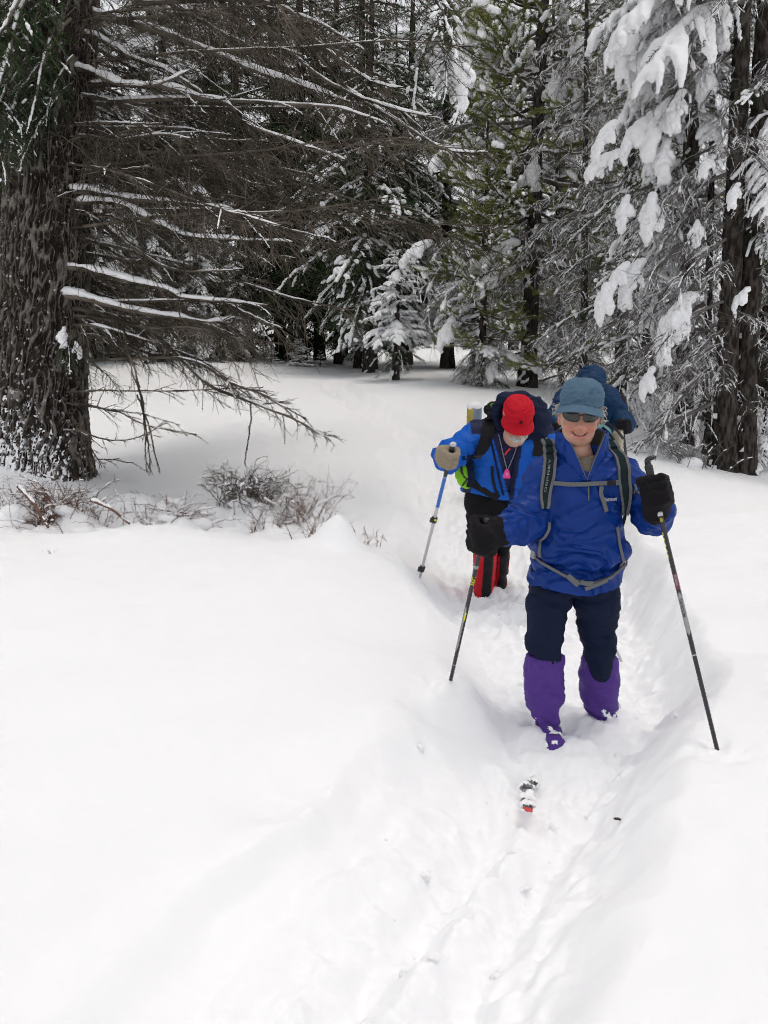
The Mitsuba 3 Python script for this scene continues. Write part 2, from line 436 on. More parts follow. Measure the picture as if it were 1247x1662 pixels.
def snow_height(x, y, fine=True):
    x, y = np.asarray(x, float), np.asarray(y, float)
    z = _prof(y) + 0.0
    # the long foreground mound on the left, with a dip behind it where the brush lies
    m = sstep(1.6, 5.4, y) * (1 - sstep(5.4, 6.5, y))
    z += .19 * m * (1 - sstep(-.55, .45, x))
    z -= .07 * np.exp(-((y - 6.7) / .7) ** 2) * (1 - sstep(-.6, .3, x))
    z += (.05 * np.sin(x * .9 + .5) * sstep(9, 14, y) + .12 * (nfbm(np.stack([x * .35, y * .35, 0 * x], -1), 3, 5) - .5) * sstep(6, 11, y))
    z += .30 * sstep(0, 5, -x) * sstep(13, 21, y)
    z -= .21 * (np.sqrt((x - 2.7) ** 2 + .09) + (x - 2.7)) * .5 * sstep(6.3, 10, y) * (1 - sstep(13, 19, y)) * (1 - .5 * sstep(5, 8, x))
    bumpn = nfbm(np.stack([x * 5.5, y * 5.5, 0 * x], -1), 3, 91)
    for bx, by, bh, br in BUMPS:
        r2 = ((x - bx) / br) ** 2 + ((y - by) / br) ** 2
        z += bh * np.exp(-r2 ** 1.0) * (.75 + .5 * bumpn)
    p = np.stack([x, y, 0 * x], -1)
    edge = (nfbm(p * 2.6, 3, 11) - .5) * .17 + (nfbm(p * 15, 2, 12) - .5) * .015
    lump = nfbm(p * 6.5, 4, 21)
    lump2 = 1 - np.abs(2 * nfbm(p * 9 + 3, 3, 31) - 1)
    cut, rough = 0 * z, 0 * z
    for k, (pl, w, dep) in enumerate(TRENCHES):
        near, side = _polydist(x, y, pl)
        d = near + edge * (1 if w > .1 else .4)
        soft = (.30 + .16 * (side > 0) if k == 0 else .42 if k == 2 else .24) if k != 3 else .16
        c = dep * ((1 - .34 * (1 - sstep(1.8, 3.2, y))) if k == 0 else 1) * (1 - sstep(w - .05, w + soft, d))
        if k == 0:  # the two ski tracks on its floor
            wig = (nfbm(p * 2.4, 2, 14) - .5) * .10
            c += (.085 * (1 - sstep(.01, .115, np.abs(near + wig * .5 - .115))) + .065 * (1 - sstep(.03, .13, np.abs(near + wig - .46))) * (side > 0)) * (1 - sstep(2.6, 3.4, y)) + .02 * (1 - sstep(.02, .10, np.abs(near - .12))) * sstep(3, 3.6, y)
        cut = np.maximum(cut, c)
        r = (1 - sstep(w - .04, w + .20, d)) * (1, .35, 1, .35, .3)[k]
        rough = np.maximum(rough, r)
    z -= cut
    if fine:
        z += rough * ((lump - .5) * .115 * sstep(.6, 2.6, y) + (lump2 - .6) * .075 * sstep(.02, .2, cut) + (nfbm(p * 30, 3, 41) - .5) * .030)
        z += (nfbm(p * 7, 3, 53) - .5) * .13 * np.exp(-((y - 6.75) / .55) ** 2) * (1 - sstep(-.5, .1, x))
        z += (nfbm(p * np.array([1.1, 1.7, 1.0]), 2, 57) - .5) * .07 * sstep(1.5, 3, y) * (1 - sstep(6, 9, y))
        z += (nfbm(p * 2.2, 3, 51) - .5) * .045 * (1 - sstep(12, 20, y)) + (nfbm(p * np.array([9, 26, 1.0]), 2, 61) - .5) * .004
    return z


def H(x, y): return float(snow_height(np.array([x]), np.array([y]))[0])


FOOT_FILL = []     # snow heaped round feet and pole tips: (x, y, top z, radius), added with the people


def _axis(a, b, step, out, far, grow):
    v = list(np.arange(a, b, step)); s = step
    up, x = [], b
    while x < out[1]:
        up.append(x); s = min(s * grow, far); x += s
    dn, x, s = [], a - step, step
    while x > out[0]:
        dn.append(x); s = min(s * grow, far); x -= s
    return np.array(dn[::-1] + v + up + [out[1]])


def build_clods():
    """broken lumps of snow kicked up along the trench"""
    rng = np.random.default_rng(5)
    ico = trimesh.creation.icosphere(subdivisions=2)
    ms = []
    for k in range(110):
        pl, w, dep = TRENCHES[(0, 0, 2)[k % 3]]
        q = np.array(pl); y = rng.uniform(1.9, 6.4) if k % 3 != 2 else rng.uniform(4.2, 6.6)
        x = np.interp(y, q[:, 1], q[:, 0]) + rng.normal(0, w * .85)
        r = .003 + .013 * rng.uniform() ** 4
        v = ico.vertices * r * rng.uniform(.7, 1.3, 3)
        v = v * (1 + (nnoise(ico.vertices * 2.6 + rng.uniform(0, 90), 3)[:, None] - .5) * 1.3)
        ms.append((v + [x, y, H(x, y) + r * .25], ico.faces))
    scene['snow_clods'] = mikit.ply(join(ms), 'mat_snow_bough', smooth=True)
    labels['snow_clods'] = {'label': 'small broken clods of snow strewn along the trodden trench', 'category': 'snow', 'kind': 'stuff'}


def build_snow():
    X = _axis(-1.35, 1.95, .0125, (-260, 260), 25, 1.035)
    Y = _axis(1.25, 5.3, .0135, (-60, 320), 25, 1.022)
    gx, gy = np.meshgrid(X, Y, indexing='ij')
    z = snow_height(gx, gy)
    for fx, fy, fz, fr in FOOT_FILL:
        r = np.hypot(gx - fx, gy - fy) / fr
        w = np.exp(-r ** 4) * (1 + .0 * r)
        lumps = (nfbm(np.stack([gx * 14, gy * 14, 0 * gx], -1), 3, 71) - .5) * .07
        z = np.where(r < 2.2, z * (1 - w) + (fz + lumps) * w, z)
    v, f = grid_mesh(np.stack([gx, gy, z], -1))
    scene['snow_ground'] = mikit.ply((v, f), 'mat_snow', smooth=True)
    labels['snow_ground'] = {'label': 'deep white snow with a trodden ski trench running through it', 'category': 'snow', 'kind': 'structure'}
# ------------------------------------------------------------------ people: shared builders
def M(px, Y): return px * Y / FPX


def head_mesh(pos, R, seed=0, beard=False, smile=True, h=.0032):
    """a head in its own frame (x to its left as seen, y forward, z up), placed; returns vertices, faces, colours"""
    skull = [ellipsoid((0, -.012, .035), (.077, .096, .098)), ellipsoid((0, .028, -.020), (.070, .066, .074)),
             ellipsoid((0, .042, -.064), (.053, .044, .030)), ellipsoid((0, .075, -.075), (.024, .017, .014)),
             capsule((0, -.028, -.05), (0, -.058, -.21), .057, .066), ellipsoid((0, .02, -.086), (.050, .05, .03))]
    f = union(skull, .035)
    soft = [ellipsoid((s * .041, .064, -.034), (.028, .024, .024)) for s in (-1, 1)] + [capsule((0, .091, .008), (0, .110, -.028), .0085, .0145)] \
        + [ellipsoid((s * .0125, .100, -.033), (.0095, .012, .0085)) for s in (-1, 1)] + [ellipsoid((0, .082, .028), (.055, .018, .014))]
    f = union([f] + soft, .014)
    if smile:
        arc = [(-.031, .080, -.0555), (-.016, .092, -.0650), (0, .097, -.0675), (.016, .092, -.0650), (.031, .080, -.0555)]
        lips = [capsule(np.add(a, (0, .001, .0068)), np.add(b, (0, .001, .0068)), .0050, .0050) for a, b in zip(arc[:-1], arc[1:])] + \
               [capsule(np.add(a, (0, .000, -.0075)), np.add(b, (0, .000, -.0075)), .0062, .0062) for a, b in zip(arc[:-1], arc[1:])]
        f = union([f] + lips, .007)
        slot = union([capsule(np.add(a, (0, .006, 0)), np.add(b, (0, .006, 0)), .0048 if i in (1, 2) else .0036, .0048 if i in (1, 2) else .0036) for i, (a, b) in enumerate(zip(arc[:-1], arc[1:]))], .004)
        slot2 = union([capsule(np.add(a, (0, -.006, 0)), np.add(b, (0, -.006, 0)), .0044, .0044) for a, b in zip(arc[:-1], arc[1:])], .004)
        f = minus(minus(f, slot, .004), slot2, .004)
        fold = [capsule((s * .027, .098, -.028), (s * .041, .083, -.060), .0030, .0030) for s in (-1, 1)]
        f = minus(f, union(fold, .002), .010)
    ears = [ellipsoid((s * .077, -.008, -.012), (.009, .019, .030), rot((0, 0, 1), s * -18)) for s in (-1, 1)]
    f = union([f] + ears, .010)
    v, F = surface(f, (-.11, -.15, -.22), (.11, .14, .14), h)
    base = np.array([.56, .325, .225]); blush = np.array([.58, .215, .165]); lip = np.array([.40, .12, .11])
    w = np.exp(-(((np.abs(v[:, 0]) - .040) / .024) ** 2 + ((v[:, 2] + .038) / .026) ** 2)) * (v[:, 1] > .03)
    w = np.maximum(w, .75 * np.exp(-(((v[:, 0]) / .018) ** 2 + ((v[:, 2] + .030) / .022) ** 2)) * (v[:, 1] > .08))
    w = np.maximum(w, .7 * np.exp(-((v[:, 0] / .03) ** 2 + ((v[:, 2] + .079) / .014) ** 2)) * (v[:, 1] > .05))
    w = np.maximum(w, .9 * sstep(.076, .084, np.abs(v[:, 0])))
    w = np.maximum(w, .55 * sstep(-.13, -.16, v[:, 2]))
    c = base * (1 - w[:, None]) + blush * w[:, None]
    c *= (.70 + .16 * nfbm(v * 60, 3, seed))[:, None]
    if smile:
        zz = -.0675 + .009 * (v[:, 0] / .029) ** 2
        m = (np.abs(v[:, 2] - zz) < .0125) & (np.abs(v[:, 0]) < .030) & (v[:, 1] > .075)
        c[m] = c[m] * .45 + lip * .55
    return v @ R.T + pos, F, c


def fist(center, up, palm, side, s=1.0, glove=True, ridge=.003, h=.0045):
    """a closed hand round a pole: up along the pole to the thumb, palm from the pole to the back of the hand, side where the wrist lies.
    Four fingers of different lengths curl round the pole, the thumb leaves the palm's side and crosses over the fingers."""
    up = np.asarray(up, float) / np.linalg.norm(up)
    palm = np.asarray(palm, float); palm = palm - up * (palm @ up); palm /= np.linalg.norm(palm)
    w = np.cross(up, palm)
    if w @ np.asarray(side, float) < 0: w = -w            # w points to the wrist side
    fs = []
    g = 1.22 if glove else 1.0
    R = .030 * s
    for i, (off, ln) in enumerate(((.033, .92), (.011, 1.0), (-.011, .96), (-.032, .82))):
        c = np.asarray(center) + up * off * s * g
        r = (.0118 if i < 3 else .0105) * s * g
        k0 = c + palm * R * 1.45 + w * .012 * s                    # knuckle
        k1 = c + palm * R * .95 - w * R * 1.30 * ln                # first joint
        k2 = c - palm * R * .55 - w * R * 1.30 * ln
        k3 = c - palm * R * 1.15 - w * R * .15
        k4 = c - palm * R * .75 + w * R * .60
        fs.append(union([capsule(k0, k1, r * 1.1, r * 1.05), capsule(k1, k2, r * 1.06, r), capsule(k2, k3, r, r * .95), capsule(k3, k4, r * .95, r * .9)], .006))
    f = union(fs, .0015)
    c = np.asarray(center)
    pal = union([capsule(c + palm * R * 1.15 + w * R * .9 + up * .030 * s, c + palm * R * 1.15 + w * R * .9 - up * .030 * s, .019 * s * g, .017 * s * g),
                 capsule(c + palm * R * .7 + w * R * 1.9 + up * .024 * s, c + palm * R * .7 + w * R * 1.9 - up * .024 * s, .021 * s * g, .019 * s * g)], .03)
    th = [c + palm * R * .3 + w * R * 1.5 + up * .034 * s, c - palm * R * .55 + w * R * .75 + up * .050 * s, c - palm * R * 1.20 - w * R * .1 + up * .046 * s, c - palm * R * 1.05 - w * R * .85 + up * .032 * s]
    thumb = union([capsule(a, b, .0145 * s * g, .0125 * s * g) for a, b in zip(th[:-1], th[1:])], .006)
    return union([f, pal, thumb], .006), c + palm * R * .7 + w * R * 2.4


def add_person_field(parent, name, f, lo, hi, h, mat, wr=0, ws=1.0, seed=0, color=None, deform=None):
    v, F = surface(f, np.minimum(lo, hi) - .16, np.maximum(lo, hi) + .16, h)
    if deform: v = deform(v, F)
    if wr: v, F = wrinkle(v, F, wr, ws, seed)
    kw = {'color': color(v)} if color else {}
    return part(parent, name, (v, F), mat, True, **kw)


def ribbon(pts, width, th, across, n=40):
    """a strap along the points; across: the direction(s) of its width"""
    P = spline(pts, n)
    A = np.broadcast_to(np.asarray(across, float), P.shape) if np.ndim(across) == 1 else spline(across, n)
    t = np.gradient(P, axis=0); t /= np.linalg.norm(t, axis=1, keepdims=True)
    A = A - t * (A * t).sum(1, keepdims=True); A /= np.linalg.norm(A, axis=1, keepdims=True)
    W = np.broadcast_to(np.asarray(width, float), (n,))
    u = np.array([-.5, -.44, 0, .44, .5])
    return thick(P[:, None] + A[:, None] * (u[None] * W[:, None])[..., None], th)


class Front:
    """the front of a garment: its field to find it, its finished mesh to lie on"""
    def __init__(self, f, key):
        from scipy.spatial import cKDTree
        self.f, self.v = f, np.asarray(meshkit.WRITTEN[scene[key]['filename']][0], float)
        self.tree = cKDTree(self.v[:, [0, 2]])

    def __call__(self, p): return self.f(p)


def project_front(pts, f, back=.35, h=.004, lift=.004):
    """moves points along +y (away from the front) until they lie on the front of the garment"""
    out = []
    ys = np.arange(-.30, back, h)
    for p in pts:
        q = np.repeat(np.asarray(p, float)[None], len(ys), 0); q[:, 1] += ys
        d = f(q.astype(np.float32))
        k = np.argmax(d < lift)
        r = q[k] if d[k] < lift else np.asarray(p, float)
        if isinstance(f, Front):
            near = f.v[f.tree.query_ball_point(r[[0, 2]], .016)]
            near = near[np.abs(near[:, 1] - r[1]) < .05]
            if len(near): r = np.array([r[0], near[:, 1].min() - lift * .6, r[2]])
        out.append(r)
    return np.array(out)


def pole(name, label, group, top, tip, grip_len, mats, rad=(.0085, .0065), hook=None):
    """a ski pole from the top of its grip to its tip: grip, shaft sections, strap"""
    key = thing(name, label, 'ski pole', group)
    top, tip = np.asarray(top, float), np.asarray(tip, float)
    d = (tip - top); L = np.linalg.norm(d); d /= L
    g = spline([top, top + d * grip_len * .5, top + d * grip_len], 14)
    rr = .0135 + .0025 * np.sin(np.linspace(0, 9, 14)); rr[0] = .010; rr[1] = .0165
    part(key, 'grip', tube(g, rr, 12), 'mat_black_plastic', 40)
    edges = [grip_len] + [a * L for a, _ in mats[1:]] + [L]
    for k, (a, m) in enumerate(mats):
        s0, s1 = edges[k], edges[k + 1]
        r0 = rad[0] + (rad[1] - rad[0]) * s0 / L; r1 = rad[0] + (rad[1] - rad[0]) * s1 / L
        part(key, 'shaft', tube([top + d * (s0 - .004), top + d * s1], [r0 - .0004 * k, r1 - .0004 * k], 14), m, 40)
    return key, top, d, L


def pole_print(key, name, text, height, top, d, s, rad, mat, towards, bold=True, flip=False):
    """lettering that runs along the shaft, bent round it"""
    m = meshkit.text_mesh(text, height, .0006, bold)
    v = np.array(m.vertices)
    v[:, 1] -= height / 2
    out = np.asarray(towards, float); out = out - d * (out @ d); out /= np.linalg.norm(out)
    side = np.cross(out, d)
    if flip: side = -side
    a = v[:, 1] / rad
    p = top + d * (s + v[:, 0])[:, None] + (out * np.cos(a)[:, None] + side * np.sin(a)[:, None]) * (rad + .0004 + v[:, 2])[:, None]
    fc = np.array(m.faces)
    return part(key, name, (p, fc), mat, False)


def pole_band(key, name, top, d, s0, s1, rad, mat, towards, half=1.0, taper=True):
    """a printed field along the shaft, pointed at both ends"""
    out = np.asarray(towards, float); out = out - d * (out @ d); out /= np.linalg.norm(out)
    side = np.cross(d, out)
    S = np.linspace(s0, s1, 30); e = np.minimum(np.minimum(S - s0, s1 - S) / (.10 * (s1 - s0)), 1)
    U = np.linspace(-half, half, 9)
    A = U[None] * e[:, None] if taper else np.repeat(U[None], 30, 0)
    P = top + d * S[:, None, None] + (out * np.cos(A)[..., None] + side * np.sin(A)[..., None]) * (rad + .0003)
    return part(key, name, grid_mesh(P), mat, True)


def cap_mesh(R, pos, crown_h=.105, brim=.075, rx=.088, ry=.104, droop=.35, seed=0, squash=1.0):
    """(crown, band, brim) of a peaked cap in the head's frame"""
    f = minus(ellipsoid((0, -.010, .045), (rx, ry, crown_h * .92 * squash)), lambda p: p[:, 2] - .040, .006)
    f2 = loft([(.036, 0, -.010, rx * .995, ry * .995), (.075, 0, -.011, rx * 1.0, ry), (.098, 0, -.013, rx * .95, ry * .94), (.120, 0, -.015, rx * .83, ry * .81), (.134, 0, -.016, rx * .64, ry * .62), (.143, 0, -.017, rx * .38, ry * .36)], 2.1)
    f = union([f2], 0)
    inner = ellipsoid((0, -.012, .035), (.074, .093, .094))
    v, F = surface(f, (-.12, -.14, .02), (.12, .12, .17), .0042)
    v, F = wrinkle(v, F, .0075, 3.2, seed)
    th = np.linspace(-1.45, 1.45, 41); r = np.linspace(0, 1, 12)
    TH, RR = np.meshgrid(th, r, indexing='ij')
    ext = brim * np.cos(TH) ** .6
    x = (rx * .985) * np.sin(TH) + np.sin(TH) * ext * RR * .45
    y = -.010 + (ry * .985) * np.cos(TH) + np.cos(TH) ** .5 * ext * RR
    z = .046 - droop * ext * RR - .020 * (np.sin(TH) ** 2) - .004 * RR - .016 * np.sin(TH) ** 2 * RR
    b = thick(np.stack([x, y, z], -1), .0035)
    return (v @ R.T + pos, F), (b[0] @ R.T + pos, b[1])


def locks(pos, R, rng, n, where, length=.045, rad=.0022):
    """curled locks of hair at places of the head's frame"""
    P, Rd = [], []
    for k in range(n):
        c = np.array(where[rng.integers(len(where))]) + rng.normal(0, .008, 3)
        d = c / np.linalg.norm(c) + rng.normal(0, .5, 3); d /= np.linalg.norm(d)
        e = np.cross(d, rng.normal(0, 1, 3)); e /= np.linalg.norm(e)
        t = np.linspace(0, 1, 6)
        cur = rng.uniform(1.5, 3.5)
        L = length * rng.uniform(.6, 1.2)
        p = c + d * (L * .55 * np.sin(t * cur) / cur * 1.6)[:, None] + e * (L * .5 * (1 - np.cos(t * cur)) / cur)[:, None] + np.outer(t * -.3 * L, [0, 0, 1])
        P.append(p); Rd.append(rad * np.array([1, 1.1, 1, .9, .7, .2]))
    v, f = tubes(np.array(P), np.array(Rd), 4)
    return v @ R.T + pos, f
# ------------------------------------------------------------------ the woman in front
def build_woman():
    rng = np.random.default_rng(4)
    W = thing('person', 'smiling woman in a royal blue jacket, blue cap, dark sunglasses and purple gaiters', 'person', 'skiers on the trail')
    YT = 3.70
    m = M(1, YT)

    def row(y, xl, xr, yo, b):
        c = at((xl + xr) / 2, y, YT + yo)
        return (c[2], c[0], c[1], (xr - xl) / 2 * m, b)
    # jacket
    torso = loft([row(726, 916, 976, -.01, .07), row(738, 898, 998, -.01, .09), row(748, 882, 1014, -.01, .105), row(762, 872, 1022, -.02, .118), row(790, 873, 1012, -.03, .130), row(830, 871, 1006, -.03, .135),
                  row(870, 866, 1011, -.02, .145), row(895, 862, 1014, -.015, .150), row(910, 861, 1013, -.01, .148), row(925, 856, 1010, 0, .145), row(945, 853, 1010, 0, .145), row(968, 853, 1011, 0, .14)], 2.25)
    sh = at(884, 768, 3.68), at(1012, 770, 3.70)
    # image-left arm reaches forward and down to its pole, the other is bent with the forearm towards the camera
    eA, wA = at(851, 848, 3.58), at(812, 864, 3.40)
    eB, wB = at(1062, 836, 3.62), at(1071, 828, 3.42)
    armA = union([capsule(sh[0], eA, .073, .073), capsule(eA, wA, .073, .058)], .05)
    armB = union([capsule(sh[1], eB, .072, .070), capsule(eB, wB, .071, .058)], .05)
    belt = np.array([at(860, 897, 3.66), at(900, 918, 3.55), at(940, 931, 3.55), at(975, 926, 3.55), at(1012, 908, 3.66)])
    bx, bz = np.polyfit(belt[:, 0], belt[:, 2], 2), None

    def groove(p):
        dz = p[:, 2] - np.polyval(bx, p[:, 0]).astype(np.float32)
        g = .026 * np.exp(-(dz / .014) ** 2) - .018 * np.exp(-((dz - .045) / .035) ** 2)
        near = np.exp(-np.maximum(np.abs(p[:, 0] - 0.0) * 0, 0))
        return g * near
    tor = lambda p: torso(p) + groove(p)
    jac = union([tor, armA, armB], .035)
    # bottom hem: lower at the middle right
    hem = at(925, 962, 3.58)[2]

    def hemcut(p):
        return (hem + .012 * np.cos((p[:, 0] - at(870, 950, YT)[0]) * 17) + .006) - p[:, 2]
    jac2 = lambda p: np.maximum(jac(p), hemcut(p))
    # open collar: a wedge cut out of the chest, down to the zip's slider
    nk = at(944, 712, 3.60)
    wedge = union([capsule(at(944, 690, 3.62), at(946, 732, 3.60), .084, .074), capsule(at(946, 738, 3.57), at(941, 778, 3.48), .056, .006)], .02)
    jac3 = minus(jac2, wedge, .010)

    def pull(v, F):
        # creases at the elbows, at the belt and under the arms
        n = normals_of(v, F)
        out = np.zeros(len(v))
        for a, b, e in ((sh[0], eA, eA), (eA, wA, eA), (sh[1], eB, eB), (eB, wB, eB)):
            ax = (b - a) / np.linalg.norm(b - a)
            s = (v - a) @ ax
            r = np.linalg.norm((v - a) - np.outer(s, ax), axis=1)
            w = np.exp(-((v - e) ** 2).sum(1) / .16 ** 2) * (r < .11)
            ph = nfbm(v * 7, 2, 9) * 6
            out += w * .0060 * np.sin(s * 95 + ph)
        dz = v[:, 2] - np.polyval(bx, v[:, 0])
        tt = np.exp(-(np.abs(dz) / .10) ** 2) * (np.abs(v[:, 0] - belt[2, 0]) < .24)
        out += tt * .0055 * np.sin(v[:, 0] * 70 + nfbm(v * 6, 2, 4) * 9)
        return v + n * out[:, None]
    jk = add_person_field(W, 'jacket', jac3, at(735, 980, 3.2) - [0, 0, .0], at(1110, 690, 4.0) + [0, 0, 0], .0085, 'mat_jacket', .013, 1.0, 2, deform=pull)
    JF = Front(jac2, jk)

    # body: head, neck, trunk and limbs under the clothes as one skin
    R = rot((0, 1, 0), 2) @ rot((0, 0, 1), -7) @ rot((1, 0, 0), 4) @ rot((0, 0, 1), 180)
    hp = at(940, 675.5, 3.63)
    v, F, c = head_mesh(hp, R, 1)
    low = union([capsule(hp + [0, .03, -.14], at(942, 760, YT), .06, .08), capsule(at(942, 770, YT), at(935, 890, YT), .09, .09),
                 capsule(sh[0], eA, .04, .035), capsule(eA, wA, .035, .028), capsule(sh[1], eB, .04, .035), capsule(eB, wB, .035, .028),
                 capsule(at(890, 940, YT), at(886, 1050, 3.67), .07, .045), capsule(at(886, 1050, 3.67), at(889, 1175, 3.72), .045, .03),
                 capsule(at(968, 940, YT), at(973, 1055, 3.74), .07, .045), capsule(at(973, 1055, 3.74), at(977, 1150, 3.85), .045, .03)], .03)
    lv, lF = surface(low, at(780, 1190, 3.3) - [.1, 0, .3], at(1100, 720, 4.05) + .1, .02)
    bv, bF = join([(v, F), (lv, lF)])
    part(W, 'body', (bv, bF), 'mat_skin', True, color=np.vstack([c, np.tile([.55, .32, .24], (len(lv), 1))]))
    # teeth
    x = np.linspace(-.026, .026, 22); z = np.linspace(0, 1, 4)
    X, Z = np.meshgrid(x, z, indexing='ij')
    zz = -.0605 + .0085 * (X / .029) ** 2 - Z * .0075 * (1 - .45 * (X / .026) ** 2)
    yy = .0925 - .013 * (X / .029) ** 2 + .0006 * np.cos(X * 800)
    tv, tf = grid_mesh(np.stack([X, yy, zz], -1)); part(W, 'teeth', (tv @ R.T + hp, tf), 'mat_teeth', True)
    mv, mf = grid_mesh(np.stack([X * 1.05, yy - .0045, zz - .002 - .010 * (Z - .2)], -1)); part(W, 'mouth', (mv @ R.T + hp, mf), 'mat_mouth', True)
    # hair
    wl = [(s * .076, -.01 + dy, .035 + dz) for s in (-1, 1) for dy, dz in ((.02, .0), (0, -.01), (-.03, -.02), (-.05, -.03), (.012, -.012), (-.02, .0))]
    wl += [(-.086, -.02, .0), (-.09, -.03, -.012), (-.088, -.035, .006), (-.086, -.02, .0)]
    hl = locks(hp, R, rng, 420, wl, .042, .0019)
    base = union([ellipsoid((s * .070, -.032, .015), (.018, .050, .036)) for s in (-1, 1)] + [ellipsoid((0, -.06, -.01), (.07, .045, .06)), ellipsoid((-.080, -.03, .006), (.016, .024, .022))], .02)
    hv, hF = surface(base, (-.11, -.13, -.09), (.11, .05, .07), .005)
    hv, hF = flake(hv, hF, .006, 70, 3)
    part(W, 'hair', join([hl, (hv @ R.T + hp, hF)]), 'mat_hair', True)
    # cap
    Rc = rot((0, 1, 0), 5) @ rot((0, 0, 1), -16) @ rot((1, 0, 0), 4) @ rot((0, 0, 1), 180)
    crown, br = cap_mesh(Rc, hp + [.003, -.004, .012], rx=.088, ry=.104, brim=.068, droop=.33, seed=5)
    kc = part(W, 'cap', crown, 'mat_cap_blue', True)
    part(kc, 'brim', br, 'mat_cap_blue', 35)
    # sunglasses: wrapped lenses, frame and temples
    kg = pkey(W, 'sunglasses')
    def lens_pt(a, zz): return np.stack([.088 * np.sin(a), .014 + .090 * np.cos(a) - .002, zz], -1)
    lens, frame = [], []
    for s in (-1, 1):
        t = np.linspace(0, 2 * np.pi, 41)
        ca, sa = np.cos(t), np.sin(t)
        ang = s * (.52 + .42 * np.sign(ca) * np.abs(ca) ** .75)
        zz = .004 + (.0205 - .0035 * ca) * np.sign(sa) * np.abs(sa) ** .8 + .005 * ca + .001
        ring = lens_pt(ang, zz)
        rr = np.linspace(0, 1, 8)
        ctr = np.stack([np.full(41, s * .52), np.full(41, .004)], 1)
        P = lens_pt(ctr[None, :, 0] + (ang - s * .52)[None] * rr[:, None], ctr[None, :, 1] + (zz - .004)[None] * rr[:, None])
        P[..., 1] += .004 * (1 - rr[:, None] ** 2)
        lens.append(grid_mesh(P))
        frame.append(tube(ring * [1.006, 1.006, 1], .0021, 6))
        tm = spline([lens_pt(np.array(s * .94), np.array(.014)), (s * .078, .045, .012), (s * .083, .0, .008), (s * .083, -.03, -.004)], 12)
        frame.append(tube(tm, .0032, 6))
    frame.append(tube(lens_pt(np.linspace(-.13, .13, 7), .010 - 0 * np.linspace(-.13, .13, 7)), .0026, 6))
    off = np.array([0, .004, .006])
    jf = join(frame); scene[kg] = mikit.ply(((jf[0] + off) @ R.T + hp, jf[1]), 'mat_frame', smooth=40)
    for L in lens: part(kg, 'lens', ((L[0] + off) @ R.T + hp, L[1]), 'mat_lens', True)
    # collar with its grey lining and zip edge
    th = np.linspace(-math.pi, math.pi, 73)       # 0 = front
    fr = np.exp(-(th / .42) ** 2)
    cx, cy = at(944, 735, 3.66)[:2]
    botz = at(944, 752, 3.62)[2] - .072 * np.exp(-(th / .50) ** 2) + .018 * (1 - np.cos(th)) / 2
    topz = at(944, 702, 3.62)[2] + .006 * np.cos(2 * th) - .195 * np.clip(1 - np.abs(th) / .92, 0, 1) ** 1.25 + .012 * (1 - np.cos(th)) / 2
    topz = np.maximum(topz, botz + .004)
    U = np.linspace(0, 1, 9)
    rb, rt = np.array([.098, .094]), np.array([.107, .098])
    P = np.empty((73, 9, 3))
    for j, u in enumerate(U):
        r = rb * (1 - u) + rt * u + .006 * math.sin(u * math.pi) * np.array([1, 1])
        z = botz * (1 - u) + topz * u
        vf = np.exp(-(th / .36) ** 2) * sstep(.02, .12, at(944, 735, 3.62)[2] - z)
        P[:, j] = np.stack([cx + r[0] * np.sin(th), cy - r[1] * np.cos(th) - .022 * vf, z], -1)
    P += (nfbm(P * 22, 2, 5) - .5)[..., None] * .007
    part(W, 'collar', thick(P, .007), 'mat_jacket', 35)
    cen = np.array([cx, cy, 0])
    Q = P.copy(); dv = Q[..., :2] - cen[:2]; Q[..., :2] -= dv / np.linalg.norm(dv, axis=-1, keepdims=True) * .0085
    Q[:, -1, 2] -= .002
    part(W, 'collar_lining', thick(Q, .004), 'mat_fleece', 35)
    sel = np.abs(th) < .95
    part(W, 'zip', tube(P[sel, -1] + [0, -.003, .001], .0024, 6), 'mat_strap_grey', True)
    zl = project_front([at(941, y, 3.7) for y in (781, 792, 803)], JF)
    part(W, 'zip', tube(zl, .0030, 6), 'mat_strap_grey', True)
    # jumper in the open collar
    sw = loft([row(736, 915, 973, -.050, .072), row(740, 912, 977, -.047, .078), row(748, 909, 979, -.045, .086), row(770, 908, 980, -.04, .100), row(800, 905, 985, -.03, .10)], 2.0)
    swf = minus(sw, capsule(at(943, 700, 3.63), at(943, 735, 3.64), .050, .060), .008)
    add_person_field(W, 'jumper', swf, at(890, 800, 3.4), at(1000, 712, 3.9), .006, 'mat_sweater', .003, 2.0)
    # chest zip pockets, sleeve pocket
    for pts in (((881, 838), (878, 850), (870, 866), (866, 885), (869, 897)), ((988, 846), (991, 860), (994, 885), (999, 905), (998, 915))):
        q = project_front(spline([at(x, y, 3.7) for x, y in pts], 14), JF, lift=.003)
        part(W, 'pocket_zip', ribbon(q, .0115, .004, (1, 0, 0), 28), 'mat_strap_grey', 40)
    q = project_front(spline([at(x, y, 3.66) for x, y in ((1024, 783), (1027, 795), (1032, 806), (1038, 815))], 10), JF, lift=.003)
    part(W, 'sleeve_zip', ribbon(q, .009, .004, (1, 0, 0), 20), 'mat_strap_grey', 40)
    q = project_front([at(1024, 788, 3.66), at(1021, 797, 3.66)], JF, lift=.006)
    part(W, 'zip_pull', tube(q, .0028, 6), 'mat_strap_grey', True)
    # chest lettering
    tm = meshkit.text_mesh('Marmot', .0135, .0008, True)
    tv = np.array(tm.vertices)
    o = at(961, 804, 3.7)
    tp = np.stack([o[0] + tv[:, 0], np.full(len(tv), o[1]), o[2] + tv[:, 1]], 1)
    gx = np.linspace(tp[:, 0].min(), tp[:, 0].max(), 12)
    gy = project_front(np.stack([gx, np.full(12, o[1]), np.full(12, o[2] + .006)], 1), JF, lift=.0)[:, 1]
